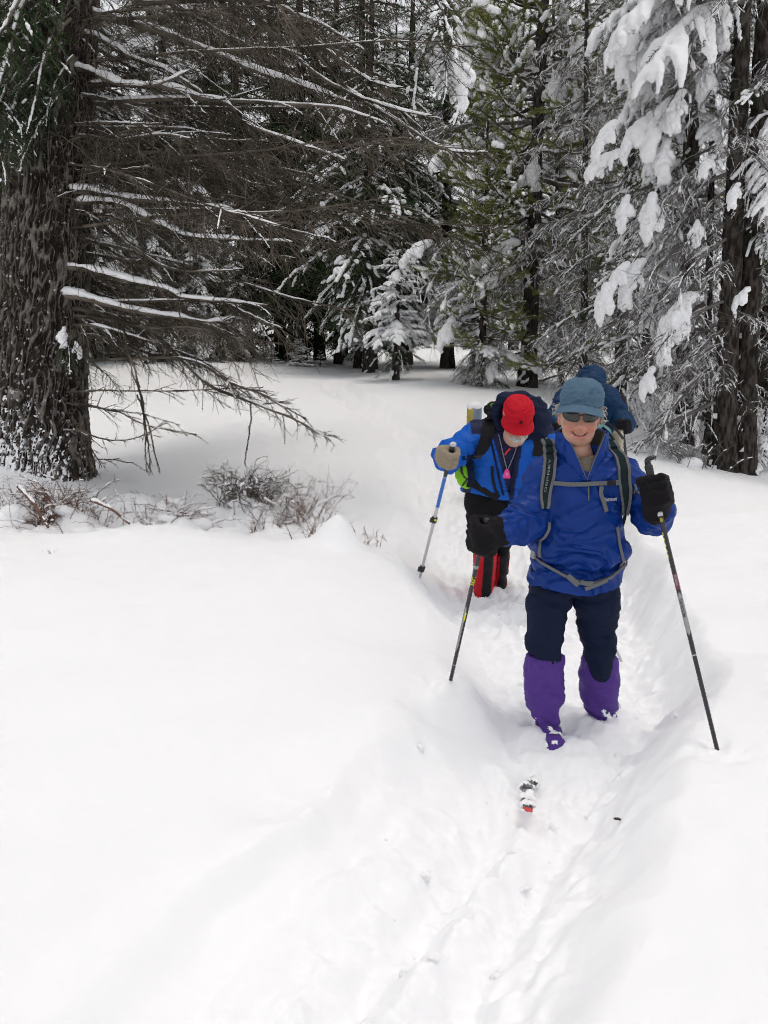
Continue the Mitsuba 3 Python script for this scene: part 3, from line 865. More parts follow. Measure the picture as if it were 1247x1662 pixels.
    tp[:, 1] = np.interp(tp[:, 0], gx, gy) - .0035 - tv[:, 2]
    part(W, 'lettering', (tp, np.array(tm.faces)), 'mat_silver_print', False)

    # trousers
    def leg(rows):
        return loft([(lambda c: (c[2], c[0], c[1], (xr - xl) / 2 * M(1, Y), b))(at((xl + xr) / 2, y, Y)) for y, xl, xr, Y, b in rows], 2.1)
    legA = leg([(925, 866, 931, 3.70, .095), (948, 862, 932, 3.70, .095), (975, 854, 928, 3.69, .10), (1000, 857, 921, 3.67, .088), (1025, 857, 914, 3.66, .080), (1040, 852, 914, 3.66, .078), (1050, 853, 914, 3.66, .078), (1062, 859, 912, 3.66, .072), (1085, 864, 906, 3.67, .06)])
    legB = leg([(925, 930, 998, 3.70, .095), (948, 931, 1001, 3.70, .095), (975, 929, 1006, 3.70, .10), (1000, 934, 1003, 3.71, .088), (1030, 941, 1001, 3.72, .080), (1055, 945, 1000, 3.72, .076), (1072, 950, 998, 3.715, .074), (1084, 956, 990, 3.71, .070), (1100, 958, 988, 3.74, .05)])
    hips = loft([(lambda c: (c[2], c[0], c[1], .5 * 138 * m, .10))(at(931, y, 3.70)) for y in (915, 930, 962)], 2.1)
    add_person_field(W, 'trousers', union([legA, legB, hips], .02), at(845, 1100, 3.4), at(1020, 915, 4.0), .0075, 'mat_navy', .012, 1.1, 6)
    # gaiters, snow caked on their feet
    gA = leg([(1062, 855, 914, 3.66, .080), (1075, 852, 916, 3.66, .082), (1110, 849, 917, 3.67, .084), (1130, 851, 916, 3.67, .080), (1150, 858, 911, 3.67, .070), (1165, 865, 908, 3.67, .062), (1180, 872, 907, 3.67, .058), (1205, 876, 908, 3.67, .06), (1235, 880, 908, 3.67, .06)])
    footA = union([capsule(at(888, 1190, 3.68), at(903, 1212, 3.50), .045, .038)], .03)
    gB = leg([(1066, 945, 1004, 3.74, .080), (1080, 941, 1005, 3.75, .082), (1108, 940, 1006, 3.77, .084), (1130, 943, 1004, 3.79, .080), (1148, 951, 1001, 3.81, .070), (1165, 957, 999, 3.82, .064), (1190, 960, 998, 3.82, .06), (1215, 960, 998, 3.82, .06)])
    for k, (g, f2, yy, lo, hi) in enumerate(((gA, footA, 1066, (835, 1250, 3.35), (935, 1050, 3.9)), (gB, None, 1070, (925, 1225, 3.6), (1020, 1055, 4.05)))):
        fld = union([g, f2], .03) if f2 else g

        def gather(v, F, yy=yy):
            z0 = at(900, yy, 3.7)[2]
            n = normals_of(v, F)
            cc = v.mean(0)
            a = np.arctan2(v[:, 1] - cc[1], v[:, 0] - cc[0])
            top = np.exp(-np.maximum(z0 - v[:, 2], 0) / .045) * (v[:, 2] < z0 + .02)
            low = sstep(z0 - .18, z0 - .30, v[:, 2])
            return v + n * (top * .0042 * np.sin(a * 17 + nfbm(v * 9, 2, 3) * 7) + low * .007 * np.sin(v[:, 2] * 110 + a * 2.5 + nfbm(v * 8, 2, 8) * 8) + .004 * np.sin(v[:, 2] * 40 + a * 3 + nfbm(v * 5, 2, 8) * 6))[:, None]
        gv, gF = surface(fld, at(*lo) - [.05, 0, .15], at(*hi) + [.05, 0, .12], .0065)
        gv = gather(gv, gF); gv, gF = wrinkle(gv, gF, .008, 1.3, 11 + k)
        kk = part(W, 'gaiter', (gv, gF), 'mat_purple', True)
        # caked snow
        nn = normals_of(gv, gF)
        z0 = at(900, 1150 if k == 0 else 1128, 3.67 if k == 0 else 3.8)[2]
        w = nfbm(gv * 34, 3, 17 + k) + .02 + .5 * np.clip((z0 - gv[:, 2]) / .16, -1, .45) + .06 * nn[:, 2]
        keepv = w > .78
        keep = keepv[gF].all(1)
        lift = np.clip((w - .74) * .06, .002, .016)
        sv, sf = gv + nn * lift[:, None], gF[keep]
        part(kk, 'caked_snow', trimesh.Trimesh(sv, sf, process=False).copy(), 'mat_snow_bough', True)
    # gloves with their poles
    tipA, topA = at(731, 1107, 3.60), None
    hA = at(783, 866, 3.355)
    hB = at(1066, 803, 3.33)
    topB, tipB = at(1053, 757, 3.335), at(1163, 1211, 2.96)
    dB = (topB - tipB) / np.linalg.norm(topB - tipB)
    gripA = at(790, 846, 3.36); dA = (gripA - tipA) / np.linalg.norm(gripA - tipA)
    hBc = topB - dB * .105
    f, wr = fist(hBc, dB, (1, -.30, 0), wB - hBc, 1.10)
    f = union([f, capsule(wr * .4 + hBc * .6, wB + (wB - hBc) * .10, .045, .050), capsule(hBc - dB * .03, hBc - dB * .09 + [0, .06, 0], .045, .048)], .03)
    add_person_field(W, 'glove', f, hBc - .17, hBc + .17, .005, 'mat_glove', .005, 2.6, 31)
    hAc = gripA - dA * .060
    f, wr = fist(hAc, dA, (-.9, -.35, 0), wA - hAc, 1.18)
    f = union([f, capsule(wr * .5 + hAc * .5, wA, .048, .056)], .03)
    add_person_field(W, 'glove', f, hAc - .19, hAc + .19, .005, 'mat_glove', .005, 2.6, 33)

    # poles (things of their own)
    kB, t, d, L = pole('ski_pole', 'black ski pole with grey script lettering, planted at the right of the purple gaiters', 'ski poles of the skiers', topB + dB * .012, tipB - dB * .10, .16,
                       [(0, 'mat_pole_black'), (.62, 'mat_pole_black')], (.0092, .0080))
    cam = EYE - (t + d * .5)
    hook = spline([topB + dB * .010, topB + dB * .028 + [.004, 0, 0], topB + dB * .030 + [.022, -.004, .006], topB + dB * .030 + [.034, -.006, .010]], 10)
    part(kB, 'strap_hook', tube(hook, [.0125, .0125, .012, .011, .010, .009, .008, .007, .006, .005], 8), 'mat_black_plastic', True)
    SB = lambda y: (at(CX, 757, 3.335)[2] - at(CX, y, 3.335 - .375 * (y - 757) / 454)[2]) * L / (t[2] - (tipB - dB * .10)[2]) + .0
    part(kB, 'ring', tube([t + d * (SB(836) + q) for q in (0, .004, .012, .016)], [.0094, .0105, .0105, .0094], 12), 'mat_silver_print', True)
    pole_print(kB, 'lettering', 'XS', .008, t, d, SB(846), .0094, 'mat_yellow_print', cam)
    for q in range(5):
        pole_band(kB, 'stripe', t, d, SB(868 + q * 9), SB(874 + q * 9), .0092, 'mat_yellow_print', cam + np.cross(d, cam) * 1.2, .22)
    pole_band(kB, 'stripe', t, d, SB(936), SB(962), .0091, 'mat_pink_print', cam, .7)
    pole_print(kB, 'lettering', 'TITANAL', .007, t, d, SB(937), .0094, 'mat_silver_print', cam, False)
    pole_band(kB, 'stripe', t, d, SB(965), SB(1036), .0090, 'mat_grey_print', cam, .85)
    pole_print(kB, 'lettering', 'Carbonlite', .0105, t, d, SB(976), .0093, 'mat_black_plastic', cam, True)
    part(kB, 'ring', tube([t + d * (SB(1067)), t + d * (SB(1067) + .004)], .0092, 12), 'mat_silver_print', True)
    kA, t, d, L = pole('ski_pole', 'black ski pole with yellow letters, planted left of the woman in the blue cap', 'ski poles of the skiers', gripA + dA * .012, tipA - dA * .10, .13,
                       [(0, 'mat_pole_black'), (.70, 'mat_pole_black')], (.0092, .0082))
    cam = EYE - (t + d * .5)
    LA = np.linalg.norm(gripA - tipA)
    SA = lambda y: LA * (y - 846) / (1107 - 846) + .012
    part(kA, 'ring', tube([t + d * (SA(912) + q) for q in (0, .004, .012, .016)], [.0094, .0104, .0104, .0094], 12), 'mat_grey_print', True)
    pole_print(kA, 'lettering', 'LEKI', .0135, t, d, SA(929), .0091, 'mat_yellow_print', cam, True)
    pole_band(kA, 'stripe', t, d, SA(975), SA(1052), .0089, 'mat_grey_print', cam + np.cross(d, cam) * .5, .45)
    pole_band(kA, 'stripe', t, d, SA(985), SA(1000), .0090, 'mat_yellow_print', cam, .3)
    part(kA, 'ring', tube([t + d * SA(1075), t + d * (SA(1075) + .004)], .0090, 12), 'mat_silver_print', True)

    # backpack
    B = thing('backpack', 'teal backpack with grey straps worn by the woman in the blue jacket', 'backpack')
    bag = lambda p: union([loft([(lambda c: (c[2], c[0], c[1], w_, .10))(at(950, y, 3.93)) for y, w_ in ((690, .085), (700, .11), (740, .135), (800, .145), (860, .15), (900, .14), (915, .12))], 3.2)], 0)(p)
    bv, bF = surface(bag, at(880, 930, 3.75) - .1, at(1030, 675, 4.1) + .1, .011)
    kb = part(B, 'bag', wrinkle(bv, bF, .012, 1.6, 3), 'mat_teal_bag', True)
    for a, b in (((978, 693), (1003, 728)), ((982, 707), (1010, 742)), ((985, 687), (1012, 712))):
        q = spline([at(*a, 3.80), at((a[0] + b[0]) / 2 + 2, (a[1] + b[1]) / 2 - 2, 3.79), at(*b, 3.81)], 12)
        part(B, 'cord', ribbon(q, .012, .004, (.3, -.2, .9), 20), 'mat_black_plastic', 40)
    bt = at(1003, 706, 3.86)
    part(B, 'side_bottle', tube(np.array([bt + [0, 0, -.10], bt + [0, 0, .005], bt + [.002, 0, .012], bt + [.003, 0, .026]]), [.026, .026, .021, .020], 14), 'mat_post', True,
         color=np.vstack([np.tile([.52, .47, .36], (42, 1)), np.tile([.03, .03, .03], (14, 1))]))
    for pts, wd, sgn in ((((892, 722), (886, 745), (880, 775), (875, 800), (873, 815)), (.040, .044, .044, .036, .022), -1),
                         (((996, 725), (1000, 745), (1001, 775), (1003, 795), (1006, 812), (1006, 830)), (.036, .042, .044, .042, .030, .018), 1)):
        q = project_front(spline([at(x, y, 3.7) for x, y in pts], 20), JF, lift=.006)
        q = np.vstack([q[0] + [0, .13, .004], q[0] + [0, .07, .016], q])
        wdt = np.interp(np.linspace(0, 1, 40), np.linspace(0, 1, len(wd)), wd)
        k1 = part(B, 'shoulder_strap', ribbon(q, wdt, .012, (1, 0, 0), 40), 'mat_strap_dark', 40)
        e = ribbon(q + [0, -.006, 0], wdt, .004, (1, 0, 0), 40)
        # grey edge bindings
        P = spline(q, 40)
        for s, ww in ((-1, .009), (1, .012)):
            q2 = P + np.stack([s * wdt * .5, np.full(40, -.004), np.zeros(40)], 1)
            part(k1, 'binding', ribbon(q2[2:], ww, .013, (1, -.15 * s, 0), 40), 'mat_strap_grey', 40)
        if sgn < 0:
            tm = meshkit.text_mesh('OSPREY', .0085, .0006, False); tv = np.array(tm.vertices)
            idx = np.clip(10 + (tv[:, 0] / tv[:, 0].max()) * 16, 0, 38.9)
            i0 = idx.astype(int); fr_ = (idx - i0)[:, None]
            base = P[37 - i0] * (1 - fr_) + P[36 - i0] * fr_
            tp = base + np.stack([-(tv[:, 1] - .004) - .003, -.0085 - tv[:, 2], 0 * tv[:, 0]], 1)
            part(k1, 'lettering', (tp, np.array(tm.faces)), 'mat_grey_print', False)
        else:
            q3 = [P[6] + [-.02, -.010, 0], P[6] + [0, -.014, -.006], P[6] + [.02, -.010, 0]]
            part(k1, 'slider', tube(spline(q3, 8), .004, 6), 'mat_strap_grey', True)
    q = project_front(spline([at(x, y, 3.7) for x, y in ((888, 777), (915, 778), (945, 777), (968, 776), (990, 776))], 20), JF, lift=.012)
    kc = part(B, 'chest_strap', ribbon(q, .0175, .004, (0, 0, 1), 30), 'mat_strap_grey', 40)
    q = project_front([at(970, 776, 3.7), at(976, 776, 3.7), at(983, 776, 3.7)], JF, lift=.018)
    part(kc, 'buckle', ribbon(spline(q, 8), .021, .012, (0, 0, 1), 10), 'mat_black_plastic', 40)
    q = project_front([at(983, 776, 3.7), at(990, 775.5, 3.7)], JF, lift=.018)
    part(kc, 'buckle_tongue', ribbon(q, .020, .009, (0, 0, 1), 8), 'mat_strap_grey', 40)
    q = project_front([at(x, y, 3.7) for x, y in ((961, 781), (960, 792), (965, 808), (969, 820))], JF, lift=.012)
    part(kc, 'strap_end', ribbon(spline(q, 12), .0165, .004, (1, 0, 0), 20), 'mat_strap_grey', 40)
    q = project_front(spline([at(x, y, 3.7) for x, y in ((861, 898), (880, 908), (905, 921), (925, 929), (940, 932), (955, 931), (980, 924), (1000, 914), (1012, 907))], 34), JF, lift=.010)
    kh = part(B, 'hip_belt', ribbon(q, .012, .005, (0, -.2, 1), 60), 'mat_strap_grey', 40)
    q = project_front([at(x, y, 3.7) for x, y in ((929, 930), (938, 932), (948, 932))], JF, lift=.020)
    part(kh, 'buckle', ribbon(spline(q, 10), .019, .010, (0, 0, 1), 12), 'mat_strap_grey', 40)
    for pts, wd in ((((909, 920), (917, 927), (926, 935)), .024), (((972, 928), (955, 934), (936, 941)), .018)):
        q = project_front([at(x, y, 3.7) for x, y in pts], JF, lift=.020)
        part(kh, 'strap_end', ribbon(spline(q, 12), wd, .004, (0, -.2, 1), 16), 'mat_strap_grey', 40)
    a = np.array([at(862, 893, 3.66)])
    part(kh, 'hip_buckle', ribbon(np.vstack([a + [-.002, -.02, -.01], a + [.012, -.04, -.014]]), .034, .010, (0, 0, 1), 8), 'mat_grey_print', 40)
    q = np.array([P[-1], P[-1] + [.004, .03, -.03], P[-1] + [.010, .10, -.10]])
    part(B, 'lower_strap', ribbon(spline(q, 12), .014, .003, (1, 0, 0), 16), 'mat_strap_black', 40)
    # her ski: only a stretch of it, near its tip, shows through the snow
    sk = thing('ski', 'snow-crusted ski tip, dark with red, poking through the trench', 'ski')
    p = spline([at(905, 1222, 3.62) + [0, 0, -.03], at(880, 1225, 3.40) + [0, 0, -.10], at(857, 1262, 3.19) + [0, 0, -.036], at(857, 1290, 3.06) + [0, 0, -.022], at(857, 1312, 2.96) + [0, 0, -.006], at(857, 1316, 2.94) + [0, 0, .008]], 60)
    s = np.linspace(0, 1, 60); wdt = .036 * np.where(s > .9, np.sqrt(np.clip(1 - ((s - .9) / .1) ** 2, .03, 1)), 1)
    pp = spline(p, 150); ww_ = np.interp(np.linspace(0, 1, 150), s, wdt)
    ac = np.array([1, -.35, 0]); tg = np.gradient(pp, axis=0); tg /= np.linalg.norm(tg, axis=1, keepdims=True)
    AA = ac - tg * (tg @ ac)[:, None]; AA /= np.linalg.norm(AA, axis=1, keepdims=True)
    sv, sf = thick(pp[:, None] + AA[:, None] * (np.linspace(-.5, .5, 12)[None] * ww_[:, None])[..., None], .010)
    g = nnoise(sv * 45, 3)
    d1 = np.abs(sv[:, 1] - p[50, 1])
    col = np.where((nnoise(sv * 30 + 7, 9) > .62)[:, None] & (d1 < .09)[:, None], [.55, .05, .05], np.where((g > .7)[:, None], [.25, .25, .26], [.05, .05, .055]))
    part(sk, 'board', (sv, sf), 'mat_ski', True, color=col)
    w = nfbm(sv * 34, 2, 5) + .05
    nn = normals_of(sv, sf)
    keep = (w > .57)[sf].all(1)
    part(sk, 'caked_snow', (sv + nn * np.clip((w - .565) * .12, .0004, .016)[:, None], sf[keep]), 'mat_snow_bough', True)
    return JF


build_woman()
FOOT_FILL += [(at(731, 1107, 3.6)[0], 3.6, at(731, 1107, 3.6)[2] - .012, .16), (at(1163, 1211, 2.96)[0], 2.96, at(1163, 1211, 2.96)[2] - .012, .12), (at(905, 1222, 3.56)[0] + .02, 3.47, .105, .17), (at(892, 1195, 3.7)[0] - .09, 3.62, .10, .10), (at(978, 1175, 3.8)[0], 3.72, .115, .17), (at(978, 1160, 3.8)[0] + .1, 3.85, .10, .14), (at(940, 1180, 3.8)[0], 3.9, .08, .12)]
# ------------------------------------------------------------------ the stooping man behind her
def build_man():
    rng = np.random.default_rng(8)
    W = thing('person', 'stooping white-bearded man in a red cap and bright blue jacket with navy panels', 'person', 'skiers on the trail')
    Y0 = 5.75

    def row(y, xl, xr, Y, b):
        c = at((xl + xr) / 2, y, Y)
        return (c[2], c[0], c[1], (xr - xl) / 2 * M(1, Y), b)
    torso = loft([row(676, 800, 872, 5.66, .08), row(684, 786, 886, 5.64, .11), row(696, 770, 888, 5.62, .145), row(715, 764, 890, 5.62, .17), row(745, 757, 890, 5.68, .185), row(775, 752, 890, 5.74, .19), row(795, 748, 888, 5.78, .19), row(812, 745, 886, 5.80, .19)], 2.3)
    s1, s2 = at(778, 704, 5.62), at(876, 710, 5.62)
    eA, wA = at(728, 742, 5.50), at(726, 744, 5.22)
    eB, wB = at(893, 775, 5.55), at(896, 830, 5.30)
    armA = union([capsule(s1, eA, .092, .084), capsule(eA, wA, .084, .068)], .05)
    armB = union([capsule(s2, eB, .092, .080), capsule(eB, wB, .080, .066)], .05)
    jac = union([torso, armA, armB], .05)
    hem = at(800, 806, 5.62)[2]
    cut = lambda p: np.maximum(jac(p), (hem + .02 * np.sin(p[:, 0] * 14)) - p[:, 2])
    blue, navy = np.array([.006, .095, .46]), np.array([.010, .013, .050])
    p1, p2 = at(797, 700, 5.45), at(826, 806, 5.6)
    q1, q2 = at(850, 700, 5.45), at(834, 806, 5.6)

    def col(v):
        t = (p1[2] - v[:, 2]) / (p1[2] - p2[2])
        xl = p1[0] + (p2[0] - p1[0]) * t; xr = q1[0] + (q2[0] - q1[0]) * np.maximum(t, 0)
        dark = (v[:, 0] > xl) & (v[:, 0] < np.maximum(xr, xl + .03)) & (v[:, 1] < 5.66)
        # shoulder yokes and the side panels at the hem
        zs = at(778, 703, 5.62)[2] + .55 * np.maximum(s1[0] + .0 - v[:, 0], -.4) * 0
        dark |= (v[:, 2] > zs) & (v[:, 0] > at(763, 700, 5.6)[0])
        dark |= (v[:, 0] < at(764, 780, 5.7)[0]) & (v[:, 0] > at(752, 780, 5.7)[0]) & (v[:, 2] < at(760, 742, 5.7)[2])
        c = np.where(dark[:, None], navy, blue)
        return c

    def folds(v, F):
        n = normals_of(v, F); out = np.zeros(len(v))
        for a, b, e in ((s1, eA, eA), (eA, wA, eA)):
            ax = (b - a) / np.linalg.norm(b - a); s = (v - a) @ ax
            w = np.exp(-((v - e) ** 2).sum(1) / .2 ** 2) * (np.linalg.norm((v - a) - np.outer(s, ax), axis=1) < .13)
            out += w * .008 * np.sin(s * 75 + nfbm(v * 6, 2, 9) * 6)
        return v + n * out[:, None]
    jk = add_person_field(W, 'jacket', cut, at(695, 815, 5.0), at(925, 670, 6.1), .0085, 'mat_jacket_panels', .014, .9, 12, col, folds)
    JF = Front(cut, jk)
    # head bowed to the snow
    R = rot((0, 1, 0), -9) @ rot((0, 0, 1), -12) @ rot((1, 0, 0), 42) @ rot((0, 0, 1), 180)
    hp = at(838, 681, 5.38)
    v, F, c = head_mesh(hp, R, 2, smile=False, h=.0045)
    low = union([capsule(hp + [0, .06, -.10], at(835, 720, 5.62), .07, .09), capsule(at(835, 720, 5.62), at(818, 780, 5.8), .11, .10), capsule(s1, eA, .05, .04), capsule(eA, wA, .04, .03),
                 capsule(s2, eB, .05, .04), capsule(eB, wB, .04, .03), capsule(at(790, 810, 5.8), at(791, 885, 5.76), .06, .045), capsule(at(791, 885, 5.76), at(787, 960, 5.88), .045, .035),
                 capsule(at(828, 810, 5.85), at(815, 885, 5.89), .06, .045), capsule(at(815, 885, 5.89), at(812, 965, 5.97), .045, .035)], .03)
    lv, lF = surface(low, at(700, 985, 5.0) - .1, at(930, 680, 6.2) + .1, .025)
    bv, bF = join([(v, F), (lv, lF)])
    c = c * .92
    part(W, 'body', (bv, bF), 'mat_skin', True, color=np.vstack([c, np.tile([.5, .3, .22], (len(lv), 1))]))
    nc = union([capsule(hp + R @ np.array([0, -.03, -.15]), at(836, 735, 5.60), .080, .11)], .01)
    add_person_field(W, 'inner_collar', nc, hp - .3, hp + .3, .009, 'mat_navy', .010, 1.5, 8)
    # beard and moustache, open mouth
    bd = union([ellipsoid((0, .056, -.086), (.062, .050, .036)), ellipsoid((0, .090, -.082), (.030, .020, .020)), ellipsoid((-.056, .02, -.05), (.018, .045, .034)), ellipsoid((.056, .02, -.05), (.018, .045, .034)),
                capsule((-.028, .094, -.050), (0, .106, -.044), .009, .010), capsule((.028, .094, -.050), (0, .106, -.044), .009, .010)], .02)
    bd = minus(bd, ellipsoid((0, .104, -.060), (.021, .024, .0085)), .004)
    qv, qF = surface(bd, (-.1, -.06, -.13), (.1, .13, .02), .005); qv, qF = flake(qv, qF, .005, 80, 4)
    part(W, 'beard', (qv @ R.T + hp, qF), 'mat_hair', True)
    mv, mF = surface(ellipsoid((0, .092, -.060), (.023, .012, .011)), (-.03, .07, -.08), (.03, .11, -.04), .004)
    part(W, 'mouth', (mv @ R.T + hp, mF), 'mat_mouth', True)
    # the big navy hood behind and round the head
    hood = union([ellipsoid(at(846, 676, 5.56), (.168, .15, .155)), ellipsoid(at(818, 672, 5.52), (.06, .12, .125)), ellipsoid(at(872, 690, 5.52), (.07, .12, .105))], .06)
    face = union([capsule(hp + [-.01, -.26, -.10], hp + [-.01, .04, -.0], .17, .112)], .02)
    hood = minus(hood, face, .03)
    add_person_field(W, 'hood', hood, at(795, 715, 5.2), at(895, 632, 5.8), .011, 'mat_navy', .022, 1.5, 3)
    crown, br = cap_mesh(rot((0, 1, 0), 2) @ rot((0, 0, 1), 4) @ rot((1, 0, 0), 40) @ rot((0, 0, 1), 180), hp + [.004, 0, -.002], rx=.093, ry=.108, brim=.066, droop=.30, seed=8)
    kc = part(W, 'cap', crown, 'mat_cap_red', True); part(kc, 'brim', br, 'mat_cap_red', 35)
    Rc = rot((0, 1, 0), 2) @ rot((0, 0, 1), 4) @ rot((1, 0, 0), 40) @ rot((0, 0, 1), 180)
    # a small dark embroidered mark on the cap front
    t = np.linspace(.35, 2.8, 12)
    marks = []
    for k in range(3):
        r = .020 - k * .0058
        a = np.stack([r * np.cos(t) * .55 * -1, r * np.sin(t)], 1)
        X = -(a[:, 1] - .012); Z = .072 - .006 + a[:, 0] + .006
        marks.append(tube(np.stack([X, .0995 - .35 * (X ** 2) / .1, Z], 1), .0022, 5))
    mk = join(marks); part(kc, 'embroidered_mark', (mk[0] @ Rc.T + hp + [.004, -.003, -.002], mk[1]), 'mat_navy', True)
    # jacket front zip lines, pocket zip, red zip pull
    q = project_front(spline([at(x, y, 5.5) for x, y in ((799, 757), (801, 775), (806, 795), (812, 808))], 12), JF, lift=.004)
    part(W, 'pocket_zip', ribbon(q, .016, .005, (1, 0, 0), 24), 'mat_strap_black', 40)
    for pts in (((795, 712), (803, 745), (812, 780), (820, 806)), ((845, 712), (836, 735), (833, 770), (832, 806))):
        q = project_front(spline([at(x, y, 5.5) for x, y in pts], 12), JF, lift=.004)
        part(W, 'front_edge', tube(q, .007, 6), 'mat_navy', True)
    q = project_front([at(826, 726, 5.5), at(821, 732, 5.5), at(818, 737, 5.5)], JF, lift=.008)
    part(W, 'zip_pull', tube(q, .0062, 6), 'mat_red', True)
    # trousers, red and black gaiters
    def leg(rows):
        return loft([(lambda c: (c[2], c[0], c[1], (xr - xl) / 2 * M(1, Y), b))(at((xl + xr) / 2, y, Y)) for y, xl, xr, Y, b in rows], 2.1)
    lA = leg([(795, 758, 822, 5.80, .15), (815, 755, 824, 5.80, .15), (840, 758, 818, 5.78, .14), (870, 768, 812, 5.74, .11), (900, 771, 806, 5.78, .085), (930, 772, 804, 5.84, .08)])
    lB = leg([(795, 806, 884, 5.85, .15), (815, 806, 882, 5.85, .15), (840, 804, 862, 5.85, .14), (870, 800, 838, 5.88, .11), (895, 800, 827, 5.90, .085), (930, 800, 824, 5.94, .08)])
    add_person_field(W, 'trousers', union([lA, lB], .03), at(745, 935, 5.6), at(890, 800, 6.1), .012, 'mat_black_cloth', .014, 1, 5)
    gA = leg([(894, 769, 807, 5.78, .088), (915, 769, 805, 5.80, .088), (945, 769, 803, 5.85, .082), (965, 768, 803, 5.88, .08), (990, 770, 803, 5.88, .08)])
    gB = leg([(898, 800, 826, 5.90, .085), (920, 800, 825, 5.92, .085), (950, 800, 822, 5.96, .080), (970, 800, 821, 5.98, .078), (995, 800, 821, 5.98, .078)])

    def stripes(v):
        k = (v[:, 1] * -14 + v[:, 0] * 30 + .9 * np.sin(v[:, 2] * 4))
        cc = v.mean(0); u = (v[:, 0] - cc[0]) / .072
        red = (u < -.30) | (u > .62)
        return np.where(red[:, None], [.50, .012, .022], [.012, .011, .013])
    for k, g in enumerate((gA, gB)):
        gv, gF = surface(g, at(760, 1000, 5.6) - .1, at(832, 890, 6.1) + .1, .007)
        gv, gF = wrinkle(gv, gF, .009, 1.3, 21 + k)
        kk = part(W, 'gaiter', (gv, gF), 'mat_jacket_panels', True, color=stripes(gv))
        nn = normals_of(gv, gF)
        w = nfbm(gv * 20, 3, 27 + k) + .5 * np.clip((at(800, 962, 5.85)[2] - gv[:, 2]) / .1, -1, .6)
        part(kk, 'caked_snow', (gv + nn * .008, gF[(w > .60)[gF].all(1)]), 'mat_snow_bough', True)
    # glove and pole on the image's left
    top, tip = at(735, 724, 5.12), at(683, 932, 5.55)
    d = (top - tip) / np.linalg.norm(top - tip)
    hc = top - d * .085
    f, wr = fist(hc, d, (-.75, -.65, 0), wA - hc, 1.08)
    f = union([f, capsule(wr * .5 + hc * .5, wA, .046, .055)], .03)
    add_person_field(W, 'glove', f, hc - .1, hc + .1, .006, 'mat_knit_glove', .005, 2.4, 3)
    g2 = at(893, 842, 5.2)
    f, wr = fist(g2, (.1, .1, 1), (.5, -.8, 0), wB - g2, 1.2)
    f = union([f, capsule(wr * .5 + g2 * .5, wB, .046, .055)], .03)
    add_person_field(W, 'glove', f, g2 - .1, g2 + .1, .007, 'mat_knit_glove', .004, 2.4, 4)
    k1, t0, dd, L = pole('ski_pole', 'blue and silver telescopic pole held in a beige knitted glove', 'ski poles of the skiers', top, tip - d * .12, .15,
                         [(0, 'mat_black_plastic'), (.19, 'mat_pole_blue'), (.40, 'mat_aluminium'), (.56, 'mat_aluminium')], (.0125, .0098))
    kb, kF = surface(ellipsoid(top + d * .012, (.020, .020, .016)), top - .03, top + .05, .004)
    part(k1, 'knob', (kb, kF), 'mat_silver_print', True)
    SP = lambda y: (y - 724) / (932 - 724) * (L - .12)
    pole_print(k1, 'lettering', 'C', .016, t0, dd, SP(768), .0118, 'mat_silver_print', EYE - t0)
    for y in (838, 922):
        c0 = t0 + dd * SP(y)
        kl = part(k1, 'clamp', tube([c0 - dd * .022, c0 - dd * .016, c0 + dd * .016, c0 + dd * .022], [.014, .019, .019, .014], 12), 'mat_black_plastic', 40)
        part(kl, 'lever', tube([c0 - dd * .014 + [-.018, -.008, 0], c0 + dd * .016 + [-.020, -.008, 0]], .009, 8), 'mat_black_plastic', 40)
        if y == 838: part(kl, 'dial', tube([c0 + [.004, -.016, 0], c0 + [.006, -.024, 0]], .008, 10), 'mat_yellow_print', 40)
    k2, t0, dd, L = pole('ski_pole', 'silver pole tip standing in the trench behind the right purple gaiter', 'ski poles of the skiers', g2 + [0, 0, .10], at(1010, 1058, 4.66) - [0, 0, .06], .14,
                         [(0, 'mat_black_plastic'), (.30, 'mat_pole_blue'), (.50, 'mat_aluminium')], (.0125, .0088))
    # cord with a pink tag
    q = project_front(spline([at(x, y, 5.5) for x, y in ((808, 704), (815, 735), (823, 762))], 10), JF, lift=.012)
    r = project_front(spline([at(x, y, 5.5) for x, y in ((839, 712), (832, 740), (824, 762))], 10), JF, lift=.012)
    tag = thing('pendant', 'pink triangular tag hanging from a cord on the red-capped man\'s chest', 'pendant')
    part(tag, 'cord', join([tube(q, .0022, 5), tube(r, .0022, 5)]), 'mat_grey_print', True)
    o = q[-1]
    sh = np.array([(-.012, -.004), (-.030, -.052), (-.034, -.070), (-.024, -.080), (0, -.078), (.022, -.084), (.032, -.072), (.024, -.040), (.014, -.006), (0, .006)])
    import shapely.geometry as sg
    sq = trimesh.creation.extrude_polygon(sg.Polygon(sh * .62).buffer(.004), .012, engine='earcut')
    sv = np.array(sq.vertices); tv = np.stack([o[0] + sv[:, 0] * 1.0 - .004, o[1] - .014 - sv[:, 2], o[2] + sv[:, 1]], 1)
    part(tag, 'plate', (tv, np.array(sq.faces)), 'mat_pink', False)
    a = np.linspace(0, 2 * np.pi, 17)
    part(tag, 'ring_mark', tube(np.stack([o[0] - .004 + .0072 * np.cos(a), np.full(17, o[1] - .027), o[2] - .026 + .007 * np.sin(a)], 1), .0022, 5), 'mat_silver_print', True)
    # pack
    B = thing('backpack', 'dark grey backpack with lime green pockets worn by the man in the red cap', 'backpack')
    bag = loft([(lambda c: (c[2], c[0], c[1], w_, .13))(at(828, y, 5.92)) for y, w_ in ((652, .10), (668, .135), (700, .15), (750, .17), (790, .17), (800, .15))], 3)
    bv, bF = surface(bag, at(770, 810, 5.7) - .1, at(890, 645, 6.1) + .1, .014)
    part(B, 'bag', wrinkle(bv, bF, .016, 1.3, 3), 'mat_strap_black', True)
